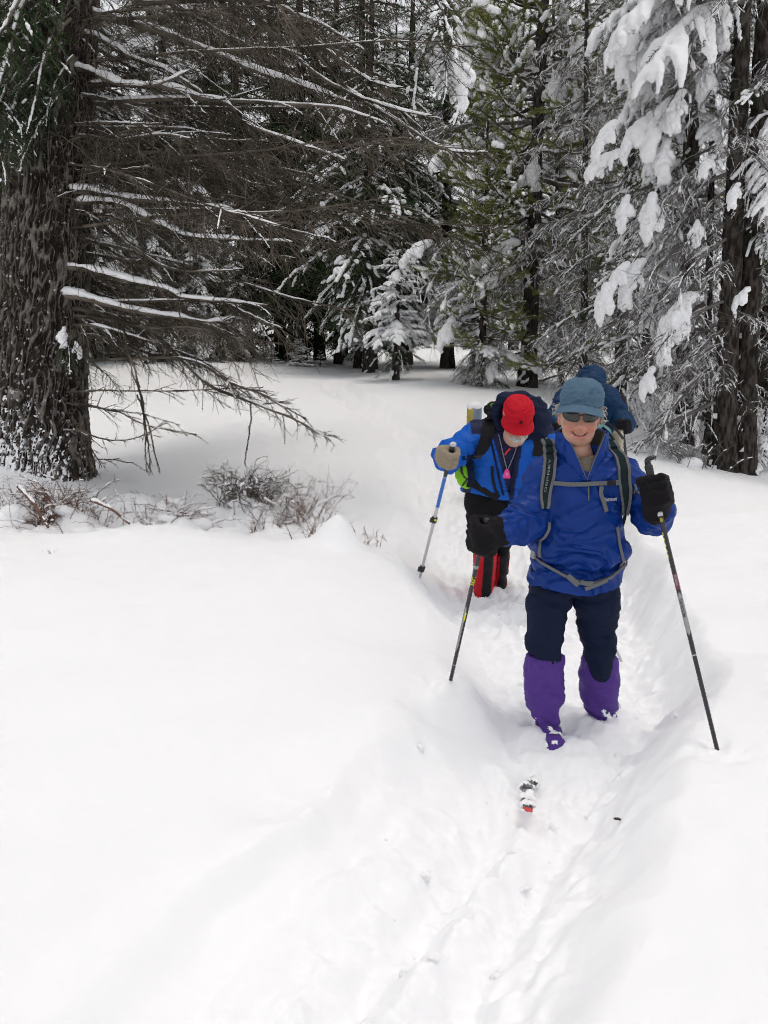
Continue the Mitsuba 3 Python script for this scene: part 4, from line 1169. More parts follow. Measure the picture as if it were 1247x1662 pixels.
    f = union([ellipsoid(at(798, 664, 5.68), (.045, .07, .045)), ellipsoid(at(806, 672, 5.66), (.04, .05, .05))], .03)
    add_person_field(B, 'lid', f, at(780, 685, 5.5), at(820, 650, 5.8), .009, 'mat_strap_black', .012, 2, 4)
    q = np.array([at(797, 659, 5.60), at(801, 657.5, 5.60), at(806, 658, 5.60)]); part(B, 'lid_trim', ribbon(spline(q, 8), .022, .008, (0, -.3, 1), 12), 'mat_lime', 40)
    # hip pocket with a curved zip
    pc = at(754, 768, 5.60)
    f = minus(ellipsoid(pc + [.012, .02, 0], (.070, .085, .104), rot((0, 1, 0), -8)), lambda p: -(p[:, 0] - (pc[0] + .045)), .02)
    kp = add_person_field(B, 'hip_pocket', f, pc - .05, pc + .05, .008, 'mat_lime', .008, 2, 6)
    q = project_front(spline([at(x, y, 5.6) for x, y in ((748, 755), (749, 765), (753, 772), (758, 775))], 14), f, lift=.003)
    part(kp, 'zip', ribbon(q, .014, .005, (1, 0, .3), 24), 'mat_black_plastic', 40)
    q = project_front(spline([at(x, y, 5.6) for x, y in ((757, 776), (753, 782), (750, 787))], 8), f, lift=.004)
    part(kp, 'zip_pull', tube(q, .006, 6), 'mat_black_plastic', True)
    ff = union([JF, ellipsoid(pc + [.012, .02, 0], (.07, .085, .10))], .02)
    q = project_front(spline([at(x, y, 5.5) for x, y in ((761, 748), (765, 765), (766, 780), (764, 792))], 14), ff, lift=.012)
    part(B, 'hip_wing', ribbon(q, .042, .012, (1, 0, 0), 24), 'mat_navy', 40)
    q = project_front(spline([at(x, y, 5.5) for x, y in ((762, 784), (778, 792), (795, 802), (812, 812))], 14), ff, lift=.010)
    part(B, 'hip_belt', ribbon(q, .050, .012, (.3, 0, 1), 24), 'mat_strap_black', 40)
    q = project_front(spline([at(x, y, 5.5) for x, y in ((801, 676), (794, 692), (789, 710), (782, 728), (775, 742))], 20), JF, lift=.010)
    q = np.vstack([q[0] + [.02, .20, .02], q[0] + [.005, .08, .03], q])
    part(B, 'shoulder_strap', ribbon(q, np.interp(np.linspace(0, 1, 40), [0, .4, .8, 1], [.075, .082, .070, .04]), .016, (1, .1, .25), 40), 'mat_strap_black', 40)
    c0 = q[-1]; part(B, 'buckle', ribbon(np.array([c0 + [.012, -.012, .03], c0 + [-.006, -.014, -.005]]), .045, .014, (1, 0, 0), 8), 'mat_black_plastic', 40)
    q = project_front(spline([at(x, y, 5.5) for x, y in ((776, 741), (768, 742), (758, 742), (750, 741))], 12), ff, lift=.012)
    part(B, 'lower_strap', ribbon(q, .026, .005, (0, 0, 1), 20), 'mat_navy', 40)
    q = project_front(spline([at(x, y, 5.5) for x, y in ((866, 684), (872, 700), (874, 720), (873, 740))], 16), JF, lift=.010)
    q = np.vstack([q[0] + [-.02, .16, .02], q])
    part(B, 'shoulder_strap', ribbon(q, .072, .016, (1, -.1, -.2), 30), 'mat_strap_black', 40)
    q = project_front(spline([at(x, y, 5.5) for x, y in ((880, 688), (885, 700), (886, 716))], 12), JF, lift=.008)
    part(B, 'cord', tube(q, .008, 6), 'mat_grey_print', True)


def build_third():
    W = thing('person', 'hooded skier in a dark teal blue jacket, half hidden behind the woman', 'person', 'skiers on the trail')

    def row(y, xl, xr, Y, b):
        c = at((xl + xr) / 2, y, Y)
        return (c[2], c[0], c[1], (xr - xl) / 2 * M(1, Y), b)
    Y0 = 8.0
    torso = loft([row(624, 935, 985, 7.95, .10), row(634, 918, 996, 7.95, .14), row(650, 908, 1003, 7.95, .17), row(680, 908, 1000, 8.0, .18), row(720, 908, 998, 8.02, .18), row(770, 908, 998, 8.05, .18)], 2.3)
    s1, s2 = at(918, 648, 7.95), at(990, 646, 7.95)
    e1, w1 = at(902, 680, 7.75), at(901, 688, 7.5)
    e2, w2 = at(1013, 686, 7.80), at(1014, 690, 7.52)
    arms = [capsule(s1, e1, .095, .085), capsule(e1, w1, .085, .07), capsule(s2, e2, .095, .088), capsule(e2, w2, .088, .070)]
    f = union([torso] + arms, .05)
    hem = at(950, 762, 8.0)[2]
    add_person_field(W, 'jacket', lambda p: np.maximum(f(p), hem - p[:, 2]), at(880, 770, 7.3), at(1040, 610, 8.4), .016, 'mat_teal_jacket', .020, .8, 7)
    hood = union([ellipsoid(at(960, 617, 7.86), (.128, .15, .132)), ellipsoid(at(960, 632, 7.93), (.14, .14, .08))], .06)
    hood = minus(union([hood, ellipsoid(at(958, 628, 7.72), (.118, .10, .115))], .05), capsule(at(956, 668, 7.5), at(957, 648, 7.74), .09, .085), .03)
    add_person_field(W, 'hood', hood, at(930, 650, 7.6), at(990, 590, 8.1), .012, 'mat_teal_jacket', .018, 1.3, 9)
    hp = at(957, 628, 7.80)
    R = rot((1, 0, 0), 42) @ rot((0, 0, 1), 180)
    v, F, c = head_mesh(hp, R, 5, smile=False, h=.008)
    low = union([capsule(hp + [0, .06, -.1], at(955, 660, 8.0), .07, .1), capsule(at(955, 660, 8.0), at(953, 760, 8.05), .13, .13), capsule(s1, e1, .05, .04), capsule(e1, w1, .04, .03), capsule(s2, e2, .05, .04), capsule(e2, w2, .04, .03),
                 capsule(at(935, 765, 8.05), at(935, 830, 7.95), .08, .05), capsule(at(935, 830, 7.95), at(935, 890, 8.1), .05, .04), capsule(at(970, 765, 8.05), at(970, 830, 8.1), .08, .05), capsule(at(970, 830, 8.1), at(970, 890, 8.25), .05, .04)], .03)
    lv, lF = surface(low, at(880, 900, 7.4) - .1, at(1040, 630, 8.4) + .1, .03)
    bv, bF = join([(v, F), (lv, lF)])
    part(W, 'body', (bv, bF), 'mat_skin', True, color=np.vstack([c, np.tile([.5, .3, .22], (len(lv), 1))]))
    add_person_field(W, 'trousers', union([capsule(at(935, 755, 8.05), at(935, 830, 7.95), .12, .085), capsule(at(935, 830, 7.95), at(935, 890, 8.1), .085, .075), capsule(at(970, 755, 8.05), at(970, 830, 8.1), .12, .085), capsule(at(970, 830, 8.1), at(970, 890, 8.25), .085, .075)], .04),
                     at(920, 900, 7.8), at(990, 740, 8.4), .018, 'mat_black_cloth', .014, 1, 3)
    tips = (at(914, 800, 7.3), at(1032, 872, 7.35))
    tops = (at(903, 690, 7.42), at(1010, 684, 7.45))
    for k, (a, b, w) in enumerate(zip(tops, tips, (w1, w2))):
        d = (a - b) / np.linalg.norm(a - b)
        hc = a - d * .05
        ff, wr = fist(hc, d, ((-1) ** (k + 1), -.5, 0), w - hc, 1.15)
        ff = union([ff, capsule(wr * .5 + hc * .5, w, .045, .055)], .03)
        add_person_field(W, 'glove', ff, hc - .08, hc + .08, .009, 'mat_black_cloth', .005, 2, 3)
        pole('ski_pole', ('black pole seen between the two men, held low by the hooded skier', 'thin black pole that hangs below the hooded skier\'s sleeve, beside the woman\'s elbow')[k], 'ski poles of the skiers',
             a + d * .03, b - d * .12, .14, [(0, 'mat_pole_black')], (.0115, .0105))
    B = thing('backpack', 'dark maroon backpack on the hooded skier, its sides showing past both shoulders', 'backpack')
    bag = loft([(lambda c: (c[2], c[0], c[1], w_, .14))(at(956, y, 8.2)) for y, w_ in ((636, .25), (650, .34), (668, .34), (690, .28), (740, .2), (760, .18))], 2.8)
    bv, bF = surface(bag, at(890, 770, 8.0) - .1, at(1020, 630, 8.5) + .1, .016)
    scene['mat_maroon'] = cloth((.022, .014, .028), .7, .008)
    part(B, 'bag', wrinkle(bv, bF, .03, .9, 8), 'mat_maroon', True)


def build_post():
    key = thing('trail_post', 'weathered trail post with a yellow edge and blue-grey face, snow on its top', 'post')
    c = at(769, 690, 8.8); top = at(768, 661, 8.8)[2]; bot = H(c[0], c[1]) - .05
    a = rot((0, 0, 1), 28)
    b = trimesh.creation.box((.108, .108, top - bot)).subdivide().subdivide().subdivide()
    v = np.array(b.vertices); F = np.array(b.faces)
    tilt = rot((0, 1, 0), 0.6)
    col = np.where((v[:, 0] < -.0535)[:, None], [.42, .34, .10], [.20, .25, .33]) * (.6 + .8 * nfbm(v * 22, 3, 3))[:, None]
    col = np.where(((nnoise(v * [30, 30, 60], 9) > .70) & (v[:, 0] < -.04))[:, None], [.06, .05, .04], col)
    w = v @ a.T @ tilt.T + [c[0], c[1], (top + bot) / 2]
    part(key, 'post', (w, F), 'mat_post', False, color=col)
    sv, sF = surface(ellipsoid((0, 0, .01), (.074, .074, .045)), (-.08, -.08, -.06), (.08, .08, .08), .008)
    sv, sF = flake(sv, sF, .012, 18, 3)
    part(key, 'snow_cap', (sv + [c[0] + (top - bot) / 2 * math.sin(math.radians(0.6)), c[1], top + .0], sF), 'mat_snow_bough', True)


build_man()
build_third()
build_post()
# ------------------------------------------------------------------ trees: boughs are built once, then set round their trunks
def blades(base, tip, width, rng, droop=0.0):
    """needle clumps: thin triangles from base to tip (n, 3)"""
    d = tip - base
    side = np.cross(d, rng.normal(0, 1, d.shape)); side /= np.linalg.norm(side, axis=1, keepdims=True) + 1e-9
    w = (width * rng.uniform(.7, 1.3, len(d)))[:, None]
    v = np.stack([base - side * w * .5, base + side * w * .5, tip], 1).reshape(-1, 3)
    return v, np.arange(len(v)).reshape(-1, 3)


def bough(seed, L, kind, snow=1.0, h=.026, coarse=False):
    """one bough in its own frame (+x outwards, z up): wood, needles, snow"""
    rng = np.random.default_rng(seed)
    t = np.linspace(0, 1, 10)
    up, bend = {'fir': (.05, -.28), 'pine': (-.22, .34), 'heavy': (-.02, -.46), 'dead': (.02, -.30), 'sapling': (.12, -.34)}[kind]
    ax = np.stack([L * t * (1 - .06 * t ** 2), .05 * L * np.sin(t * 4 + rng.uniform(0, 6)) * t, L * (up * t + bend * t * t) + .012 * np.sin(t * 17)], 1)
    wood = [tubes(ax[None, ::3 if coarse else 1], (.016 * L * (1 - .85 * t))[None, ::3 if coarse else 1] + .003, 3 if coarse else 5)]
    gap = {'fir': .070, 'pine': .125, 'heavy': .085, 'dead': .075, 'sapling': .060}[kind]
    if kind == 'dead':
        ax[1:] += np.cumsum(rng.normal(0, .016, (9, 3)), 0)
    n = int(L / gap)
    P, R, S = [], [], []
    for k in range(n):
        s = (.12 if kind != 'pine' else .30) + (.88 if kind != 'pine' else .70) * (k + rng.uniform(0, .8)) / n
        s = min(s, .985)
        c = np.array([np.interp(s, t, ax[:, j]) for j in range(3)])
        side = 1 if k % 2 else -1
        a = math.radians(rng.uniform(38, 66)) * side
        ln = L * (.40 * (1 - s) ** .8 + .10) * rng.uniform(.7, 1.15)
        if kind == 'dead': ln *= rng.uniform(.5, 1.25)
        el = rng.normal(-.12, .14) if kind != 'pine' else rng.normal(.10, .25)
        q = np.linspace(0, 1, 5)
        dr = {'fir': -.25, 'pine': .22, 'heavy': -.55, 'dead': -.45, 'sapling': -.2}[kind]
        p = c + ln * np.stack([np.cos(a) * q, np.sin(a) * q * (1 - .15 * q), el * q + dr * q * q], 1)
        p += rng.normal(0, .012 * ln, p.shape) * q[:, None]
        P.append(p); R.append(.0032 + .0045 * ln * (1 - q)); S.append((s, ln))
    P, R = np.array(P), np.array(R)
    wood.append(tubes(P[:, ::2], R[:, ::2], 3) if not coarse else tubes(P[:, ::4], R[:, ::4] + .001, 3))
    ned = []
    if kind == 'dead':
        # a mess of fine hanging twigs
        C, Rr = [], []
        for p, (s, ln) in zip(P, S):
            for _ in range(2 if coarse else 5):
                q = rng.uniform(.15, 1); c = np.array([np.interp(q, np.linspace(0, 1, 5), p[:, j]) for j in range(3)])
                d = (p[-1] - p[0]) / (np.linalg.norm(p[-1] - p[0]) + 1e-9) * .6 + rng.normal(0, .55, 3) + [0, 0, -.35]
                d /= np.linalg.norm(d); l = rng.uniform(.08, .30) * L / 1.5
                u = np.linspace(0, 1, 4)[:, None]
                C.append(c + d * l * u + np.array([0, 0, rng.normal(-.15, .45) * l]) * u ** 2 + rng.normal(0, .35 * l, 3) * u ** 2 + rng.normal(0, .014, (4, 3)) * u); Rr.append((.005 if coarse else .0034) * (1 - .6 * np.linspace(0, 1, 4)))
        cs = slice(None, None, 3 if coarse else 1)
        wood.append(tubes(np.array(C)[:, cs], np.array(Rr)[:, cs], 3))
    else:
        step = {'fir': .022, 'pine': .014, 'heavy': .024, 'sapling': .020}[kind]
        B, E = [], []
        lines = [p for p in P] + [ax[5:]]
        for p in lines:
            seg = np.linalg.norm(np.diff(p, axis=0), axis=1); tot = seg.sum()
            m = max(int(tot / step), 3)
            u0 = .35 if kind == 'pine' else .05
            q = np.repeat(np.linspace(u0, 1, m), 4 if kind == 'pine' else 3)
            k = np.linspace(0, 1, len(p))
            b = np.stack([np.interp(q, k, p[:, j]) for j in range(3)], 1)
            d = (p[-1] - p[0]) / tot
            r = rng.normal(0, 1, b.shape)
            if kind != 'pine': r[:, 2] *= .55
            r -= np.outer(r @ d, d); r /= np.linalg.norm(r, axis=1, keepdims=True) + 1e-9
            l = ((.062 if kind == 'pine' else .040) * rng.uniform(.7, 1.25, len(b)))[:, None]
            B.append(b); E.append(b + (d * (.75 if kind == 'pine' else .65) + r * .8) * l)
        B, E = np.vstack(B), np.vstack(E)
        ned = blades(B, E, .0085 if kind == 'pine' else .011, rng)
    # snow: lobes that lie along the twigs and run together
    fs = []
    cover = {'fir': .55, 'pine': .40, 'heavy': .82, 'dead': .30, 'sapling': .95}[kind] * snow
    zo = np.array([0, 0, .018])
    for p, (s, ln) in zip(P, S):
        if rng.uniform() > cover: continue
        r0 = {'fir': .024, 'pine': .026, 'heavy': .038, 'dead': .0125, 'sapling': .024}[kind] * rng.uniform(.6, 1.5) * (snow ** .5)
        a, b = (.1, 1.0) if kind != 'pine' else (.45, 1.05)
        if kind in ('fir', 'dead'):
            a = rng.uniform(.05, .6); b = a + rng.uniform(.25, .5)
        b *= rng.uniform(.75, 1.08)
        q = [np.array([np.interp(x, np.linspace(0, 1, 5), p[:, j]) for j in range(3)]) for x in (a, (a + b) / 2, b)]
        fs += [(q[0] + zo, q[1] + zo, r0 * .7, r0), (q[1] + zo, q[2] + zo * .6, r0, r0 * .85)]
        if kind == 'heavy' and rng.uniform() < .55:
            fs.append((q[2] + zo * .5, q[2] + [rng.normal(0, .02), rng.normal(0, .02), -rng.uniform(.06, .16)], r0 * .85, r0 * .6))
    frost = []
    if kind == 'dead':
        fs = [f for f in fs if rng.uniform() < .35]
        for _ in range(4):
            p = P[rng.integers(len(P))]; k = rng.integers(1, 4)
            fs.append((p[k] + zo, p[k + 1] + zo * .5, rng.uniform(.016, .028), rng.uniform(.012, .022)))
        # rime and dusting along the twigs
        for lines, share, r0 in ((P, .60, .0085), (C, .30, .0060)):
            sel = [np.asarray(p)[:, :] for p in lines if rng.uniform() < share * snow]
            q = np.array([spline(p, 25)[int(o):int(o) + 13] for p, o in zip(sel, rng.uniform(0, 12, len(sel)))])
            w = r0 * (.35 + 1.1 * rng.uniform(0, 1, q.shape[:2]) ** 1.5); w[:, [0, -1]] *= .3
            q[..., 2] += w * .7 + .002
            frost.append(tubes(q, w, 5))
    if kind == 'pine':
        for _ in range(int(1.5 * snow + rng.uniform(0, 1.4))):
            p = P[rng.integers(len(P))][-1]
            r = rng.uniform(.035, .075) * snow ** .5
            fs.append((p + zo, p + [rng.normal(0, .05), rng.normal(0, .05), -.04], r, r * .75))
    for k in range(len(ax) - 1):
        if kind in ('heavy', 'sapling') or rng.uniform() < (.75 if kind != 'dead' else .5):
            r = {'fir': .024, 'pine': .020, 'heavy': .040, 'dead': .013, 'sapling': .024}[kind] * rng.uniform(.8, 1.3) * snow ** .5
            fs.append((ax[k] + zo, ax[k + 1] + zo, r, r))
    sm = None
    if fs:
        A = np.array([f[0] for f in fs], np.float32); Bv = np.array([f[1] for f in fs], np.float32)
        ra = np.array([f[2] for f in fs], np.float32); rb = np.array([f[3] for f in fs], np.float32)
        AB = Bv - A; LL = (AB ** 2).sum(1) + 1e-9
        flat = np.array([1, 1, 1.25], np.float32)

        def sdf(p):
            acc = np.zeros(len(p), np.float32)
            best = np.full(len(p), 1e3, np.float32)
            kk = .012
            for s in range(0, len(p), 40000):
                x = p[s:s + 40000]
                tt = np.clip(((x @ AB.T) - (A * AB).sum(1)) / LL, 0, 1)
                d2 = (x ** 2).sum(1)[:, None] - 2 * (x @ A.T) + (A ** 2).sum(1) + tt ** 2 * LL - 2 * tt * ((x @ AB.T) - (A * AB).sum(1))
                d = np.sqrt(np.maximum(d2, 0)) - (ra + (rb - ra) * tt)
                m = d.min(1)
                acc[s:s + 40000] = m - kk * np.log(np.exp(-(np.minimum(d - m[:, None], 8 * kk)) / kk).sum(1).clip(1)) * .55
            return acc
        lo = np.minimum(A, Bv).min(0) - .12; hi = np.maximum(A, Bv).max(0) + .12
        v, F = surface(sdf, lo, hi, h)
        if len(F):
            v, F = flake(v, F, .022 if kind == 'pine' or snow > 3 else .014, 15, seed)
            sm = (v, F)
    if frost: sm = join(frost + ([sm] if sm else []))
    return {'wood': join(wood), 'needles': ned, 'snow': sm}


BOUGH = {}
MATS = {'fir': ('mat_twig', 'mat_fir_needles'), 'pine': ('mat_twig', 'mat_pine_needles'), 'heavy': ('mat_twig', 'mat_fir_needles'), 'dead': ('mat_grey_twig', None), 'sapling': ('mat_twig', 'mat_fir_needles')}


def prototype(name, seed, L, kind, snow=1.0, h=.026):
    b = bough(seed, L, kind, snow, h)
    g = {'type': 'shapegroup', 'wood': mikit.ply(b['wood'], MATS[kind][0], smooth=True)}
    if len(b['needles']): g['needles'] = mikit.ply(b['needles'], MATS[kind][1], smooth=False)
    if b['snow'] is not None: g['snow'] = mikit.ply(b['snow'], 'mat_snow_bough', smooth=True)
    scene['bough_shape_' + name] = g
    BOUGH[name] = (b, L, kind)


for k in range(4): prototype(f'fir{k}', 100 + k, 1.5, 'fir', 1.0)
for k in range(2): prototype(f'firlight{k}', 110 + k, 1.5, 'fir', .45)
for k in range(2): prototype(f'firbare{k}', 115 + k, 1.5, 'fir', .18)
for k in range(4): prototype(f'pine{k}', 120 + k, 1.4, 'pine', (.5, .75, 1.0, 1.5)[k], .022)
for k in range(3): prototype(f'heavy{k}', 130 + k, 1.5, 'heavy', 1.0 + .15 * k, .032)
for k in range(3): prototype(f'pillow{k}', 160 + k, .8, 'heavy', 4.2 + .6 * k, .024)
for k in range(4): prototype(f'dead{k}', 140 + k, 1.6, 'dead', 1.0, .020)
for k in range(2): prototype(f'sapling{k}', 150 + k, .8, 'sapling', 1.0, .018)


def placed(pos, az, tilt, roll, s):
    return T().translate(list(map(float, pos))).rotate([0, 0, 1], float(az)).rotate([0, 1, 0], float(-tilt)).rotate([1, 0, 0], float(roll)).scale(float(s))


def trunk_mesh(base, top, r0, r1, rng, sides=12, n=26, flare=.5):
    base, top = np.asarray(base, float), np.asarray(top, float)
    t = np.linspace(0, 1, n)
    p = base + (top - base) * t[:, None]
    Lh = np.linalg.norm(top - base)
    p[:, :2] += (nfbm(np.stack([t * 3, t * 0 + rng.uniform(0, 50), t * 0], 1), 2) - .5)[:, None] * r0 * .8 * np.sin(t * np.pi)[:, None]
    r = r0 + (r1 - r0) * t + r0 * flare * np.exp(-t * Lh / .35)
    v, f = tubes(p[None], r[None], sides)
    n_ = v - np.repeat(p, sides, 0); n_ /= np.linalg.norm(n_, axis=1, keepdims=True)
    return v + n_ * ((nfbm(v * [11, 11, 3.5], 3, 5) - .5) * r0 * .30 + (nfbm(v * [38, 38, 11], 2, 6) - .5) * r0 * .16)[:, None], f, p


def trunk_snow(v, f, az, seed, amount=.60):
    """snow blown onto one side of a trunk"""
    n = normals_of(v, f)
    if (n * (v - v.mean(0)) * [1, 1, 0]).sum() < 0: n = -n
    a = np.array([math.cos(math.radians(az)), math.sin(math.radians(az)), 0])
    w = nfbm(v * [24, 24, 11], 3, seed) + .20 * (n @ a) - .04 * np.maximum(v[:, 2] - v[:, 2].min() - .5, 0)
    keep = (w > amount)[f].all(1)
    return v + n * np.clip((w - amount + .01) * .10, .001, .025)[:, None], f[keep]


def tree(name, label, group, base, top, r0, boughs, seed, snow_az=None, merge=False, r1=.02, snow_amount=.60):
    """boughs: (height, azimuth, tilt, scale, prototype); near trees keep each bough as a part, far ones get one crown"""
    rng = np.random.default_rng(seed)
    key = thing(name, label, 'tree', group)
    v, f, p = trunk_mesh(base, top, r0, r1, rng, 18, max(26, int(np.linalg.norm(np.subtract(top, base)) / .06)))
    kt = part(key, 'trunk', (v, f), 'mat_trunk', True)
    if snow_az is not None:
        sv, sf = trunk_snow(v, f, snow_az, seed, snow_amount)
        if len(sf): part(kt, 'blown_snow', (sv, sf), 'mat_snow_bough', True)
    zz = p[:, 2]
    for hgt, az, tilt, s, proto in boughs:
        if hgt > 6.8 and rng.uniform() < .6: continue
        c = np.array([np.interp(base[2] + hgt, zz, p[:, j]) for j in range(3)]); c[2] = base[2] + hgt
        scene[pkey(key, 'bough')] = {'type': 'instance', 'to_world': placed(c, az, tilt, rng.normal(0, 7), s), 'shapes': {'type': 'ref', 'id': 'bough_shape_' + proto}}
    return key


def whorls(rng, z0, z1, dz, per, length, tilt, protos, jitter=.5):
    """boughs in loose whorls from z0 to z1; length(u) with u from 0 (lowest) to 1"""
    out = []
    z = z0
    while z < z1:
        u = (z - z0) / (z1 - z0)
        a0 = rng.uniform(0, 360)
        for k in range(per):
            pr = protos[rng.integers(len(protos))]
            L = BOUGH[pr][1]
            out.append((z + rng.uniform(-.5, .5) * dz, a0 + 360 * k / per + rng.normal(0, 16), tilt(u) + rng.normal(0, 7), length(u) * rng.uniform(.75, 1.2) / L, pr))
        z += dz * rng.uniform(1 - jitter * .5, 1 + jitter * .5)
    return out


FIR, FIRL, PINE, HEAVY, DEAD, SAP = [[f'{n}{k}' for k in range(c)] for n, c in (('fir', 4), ('firlight', 2), ('pine', 4), ('heavy', 3), ('dead', 4), ('sapling', 2))]


def stand(x, y, Y):
    c = at(x, y, Y)
    return np.array([c[0], Y, H(c[0], Y) - .12])


def leaning(base, xt, yt, Y, height):
    """the top of a trunk that passes (xt, yt) of the photograph at the distance Y"""
    q = at(xt, yt, Y); d = q - base
    return base + d / d[2] * height


def laden(key, x, y, Yd, az, tilt, sc, pr):
    scene[pkey(key, 'bough')] = {'type': 'instance', 'to_world': placed(at(x, y, Yd), az, tilt, 0, sc * 1.30), 'shapes': {'type': 'ref', 'id': 'bough_shape_' + pr.replace('heavy', 'pillow')}}


def build_trees():
    R = np.random.default_rng
    # the pine that stands behind the two men
    b = stand(855, 634, 17); r = R(1)
    bo = whorls(r, .9, 3.4, .34, 4, lambda u: 1.4, lambda u: -10, DEAD) + whorls(r, 2.3, 12.5, .23, 6, lambda u: 2.15 * (1 - .45 * u), lambda u: -6 + 18 * u, PINE + PINE[:3] + ['dead1'])
    bo = [q for q in bo if not (q[0] < 6.5 and 235 < q[1] % 360 < 305 and r.uniform() < .8)]
    kp = tree('pine_tree', 'olive green pine with a dark trunk, standing behind the man in the red cap', None, b, leaning(b, 884, 20, 17, 14), .165, bo, 11, 200)
    for x, y, Yd, az, tilt, sc, pr in ((900, 120, 16.3, 285, -52, .42, 'heavy1'), (868, 255, 16.2, 270, -62, .34, 'heavy0'), (930, 145, 16.4, 320, -30, .4, 'heavy2'), (800, 95, 16.4, 215, -12, .5, 'heavy0'), (840, 395, 16.3, 190, -6, .5, 'heavy0'), (830, 440, 16.3, 185, -4, .45, 'heavy2'), (930, 60, 16.4, 300, -30, .40, 'heavy1'), (770, 30, 16.4, 220, -30, .45, 'heavy2'), (745, 240, 16.3, 200, -8, .40, 'heavy0'), (700, 395, 16.2, 195, -8, .40, 'heavy1'), (880, 540, 16.3, 260, -40, .26, 'heavy0'), (735, 520, 16.0, 215, -35, .34, 'heavy2'), (800, 590, 16.0, 250, -40, .22, 'heavy1')):
        laden(kp, x, y, Yd, az, tilt, sc * 1.45, pr)
    # thin dead pine to its right
    b = stand(912, 622, 17.8); r = R(2)
    tree('dead_pine', 'thin bare trunk with snowy twigs just right of the olive green pine', None, b, leaning(b, 905, 320, 17.8, 8), .06, whorls(r, .4, 7.5, .27, 4, lambda u: 1.1 * (1 - .4 * u), lambda u: -8, DEAD), 12)
    # little snow-laden fir in the clearing, another behind it
    b = stand(641, 629, 17.5); r = R(3)
    bo = whorls(r, .95, 2.55, .15, 5, lambda u: .86 * (1 - .72 * u) * r.uniform(.6, 1.25), lambda u: -2 + 14 * u, SAP + SAP + ['pillow0']) + whorls(r, .60, .9, .2, 4, lambda u: .7, lambda u: -20, FIRL)
    tree('young_fir', 'small fir laden with white snow standing alone at the edge of the clearing', None, b, b + [.10, 0, 2.85], .075, bo, 13, 180)
    b = stand(598, 600, 20.2); r = R(4)
    bo = whorls(r, 1.9, 3.2, .30, 6, lambda u: 1.9, lambda u: -24, FIR + FIRL) + whorls(r, 3.2, 10.5, .34, 5, lambda u: 2.2 * (1 - .5 * u), lambda u: -16 + 10 * u, FIR + FIRL)
    tree('drooping_fir', 'dark green fir whose boughs hang over the forest edge left of the small clearing fir', None, b, b + [.15, 0, 11.5], .12, bo, 14, 180)
    b = stand(606, 600, 21.6); r = R(44)
    bo = whorls(r, .9, 4.3, .17, 6, lambda u: 1.0 * (1 - .70 * u), lambda u: -4 + 10 * u, SAP)
    tree('young_fir', 'taller snow-laden fir close behind the small fir of the clearing', None, b, b + [.15, 0, 4.7], .09, bo, 144, 180)
    # slender young pine left of the man's hood
    b = stand(779, 638, 16.3); r = R(5)
    bo = whorls(r, .35, .9, .16, 5, lambda u: .75, lambda u: -22, ['dead0', 'firlight0']) + whorls(r, .85, 4.3, .19, 5, lambda u: 1.10 * (1 - .6 * u), lambda u: -4 + 16 * u, PINE + PINE[:2] + SAP[:1])
    tree('young_pine', 'slender young pine with clumps of snow, its bare stem above the trail post', None, b, b + [.06, 0, 4.8], .085, bo, 15, 190)
    # twin trunks on the right: their grey lower branches sweep down to the left
    def sweep(r, n, z0, z1, L0, L1, a0, a1, protos, t0, t1):
        return [(r.uniform(z0, z1), r.uniform(a0, a1), r.uniform(t0, t1), r.uniform(L0, L1) / 1.55, protos[r.integers(len(protos))]) for _ in range(n)]
    for k, (x, y, Y, xt, lab, s) in enumerate(((1168, 779, 10.2, 1207, 'left one of the two dark trunks that stand together at the right edge', 16), (1200, 781, 10.35, 1243, 'right one of the two dark trunks that stand together at the right edge', 17))):
        b = stand(x + 4, y, Y); r = R(6 + k)
        if k == 0:
            bo = sweep(r, 28, .9, 5.4, .7, 1.5, 130, 218, DEAD, -34, -8) + sweep(r, 9, 1.2, 5.0, .5, .9, 225, 300, DEAD, -30, -5) + sweep(r, 16, 4.6, 9, 1.1, 1.9, 120, 260, FIR + HEAVY + DEAD, -22, 2) + sweep(r, 14, 5, 11, 1, 1.7, -70, 110, FIR, -12, 4)
        else:
            bo = sweep(r, 16, 1.0, 5.4, .6, 1.2, -60, 100, DEAD, -38, -8) + sweep(r, 8, 1.6, 5.0, .4, .8, 225, 320, DEAD, -30, 0) + sweep(r, 7, 2.6, 4.6, .7, 1.0, 240, 330, FIR + HEAVY, -30, -8) + sweep(r, 26, 4.8, 11, 1.1, 1.8, 0, 360, FIR + HEAVY[:1] + DEAD, -16, 4)
        tree('dark_fir', lab, 'dark trunks at the right edge', b, leaning(b, xt, 30, Y, 12), .135, bo, s, 190, snow_amount=.68)
    # a dead stem before them, wrapped in grey snowy twigs
    b = stand(1146, 742, 10.9); r = R(8)
    bo = sweep(r, 30, .55, 4.2, .5, 1.3, 110, 262, DEAD, -30, 0) + sweep(r, 20, .9, 5.5, .4, 1.0, -80, 110, DEAD, -34, -6)
    tree('dead_fir', 'thin dead fir wrapped in tangled grey twigs left of the two dark trunks', None, b, leaning(b, 1152, 420, 10.9, 7), .055, bo, 18, 190)
    # a fir whose heavy snowy boughs reach towards the trail
    b = stand(1108, 715, 11.3); r = R(9)
    bo = sweep(r, 12, 1.2, 5.0, .8, 1.4, 90, 280, DEAD, -30, -4) + sweep(r, 22, 3.2, 10.5, 1.0, 1.7, 0, 360, FIR + FIRL + ['dead2'] + PINE, -20, 4) + sweep(r, 12, 2.6, 7.0, .9, 1.5, 120, 270, HEAVY + FIR, -26, -4)
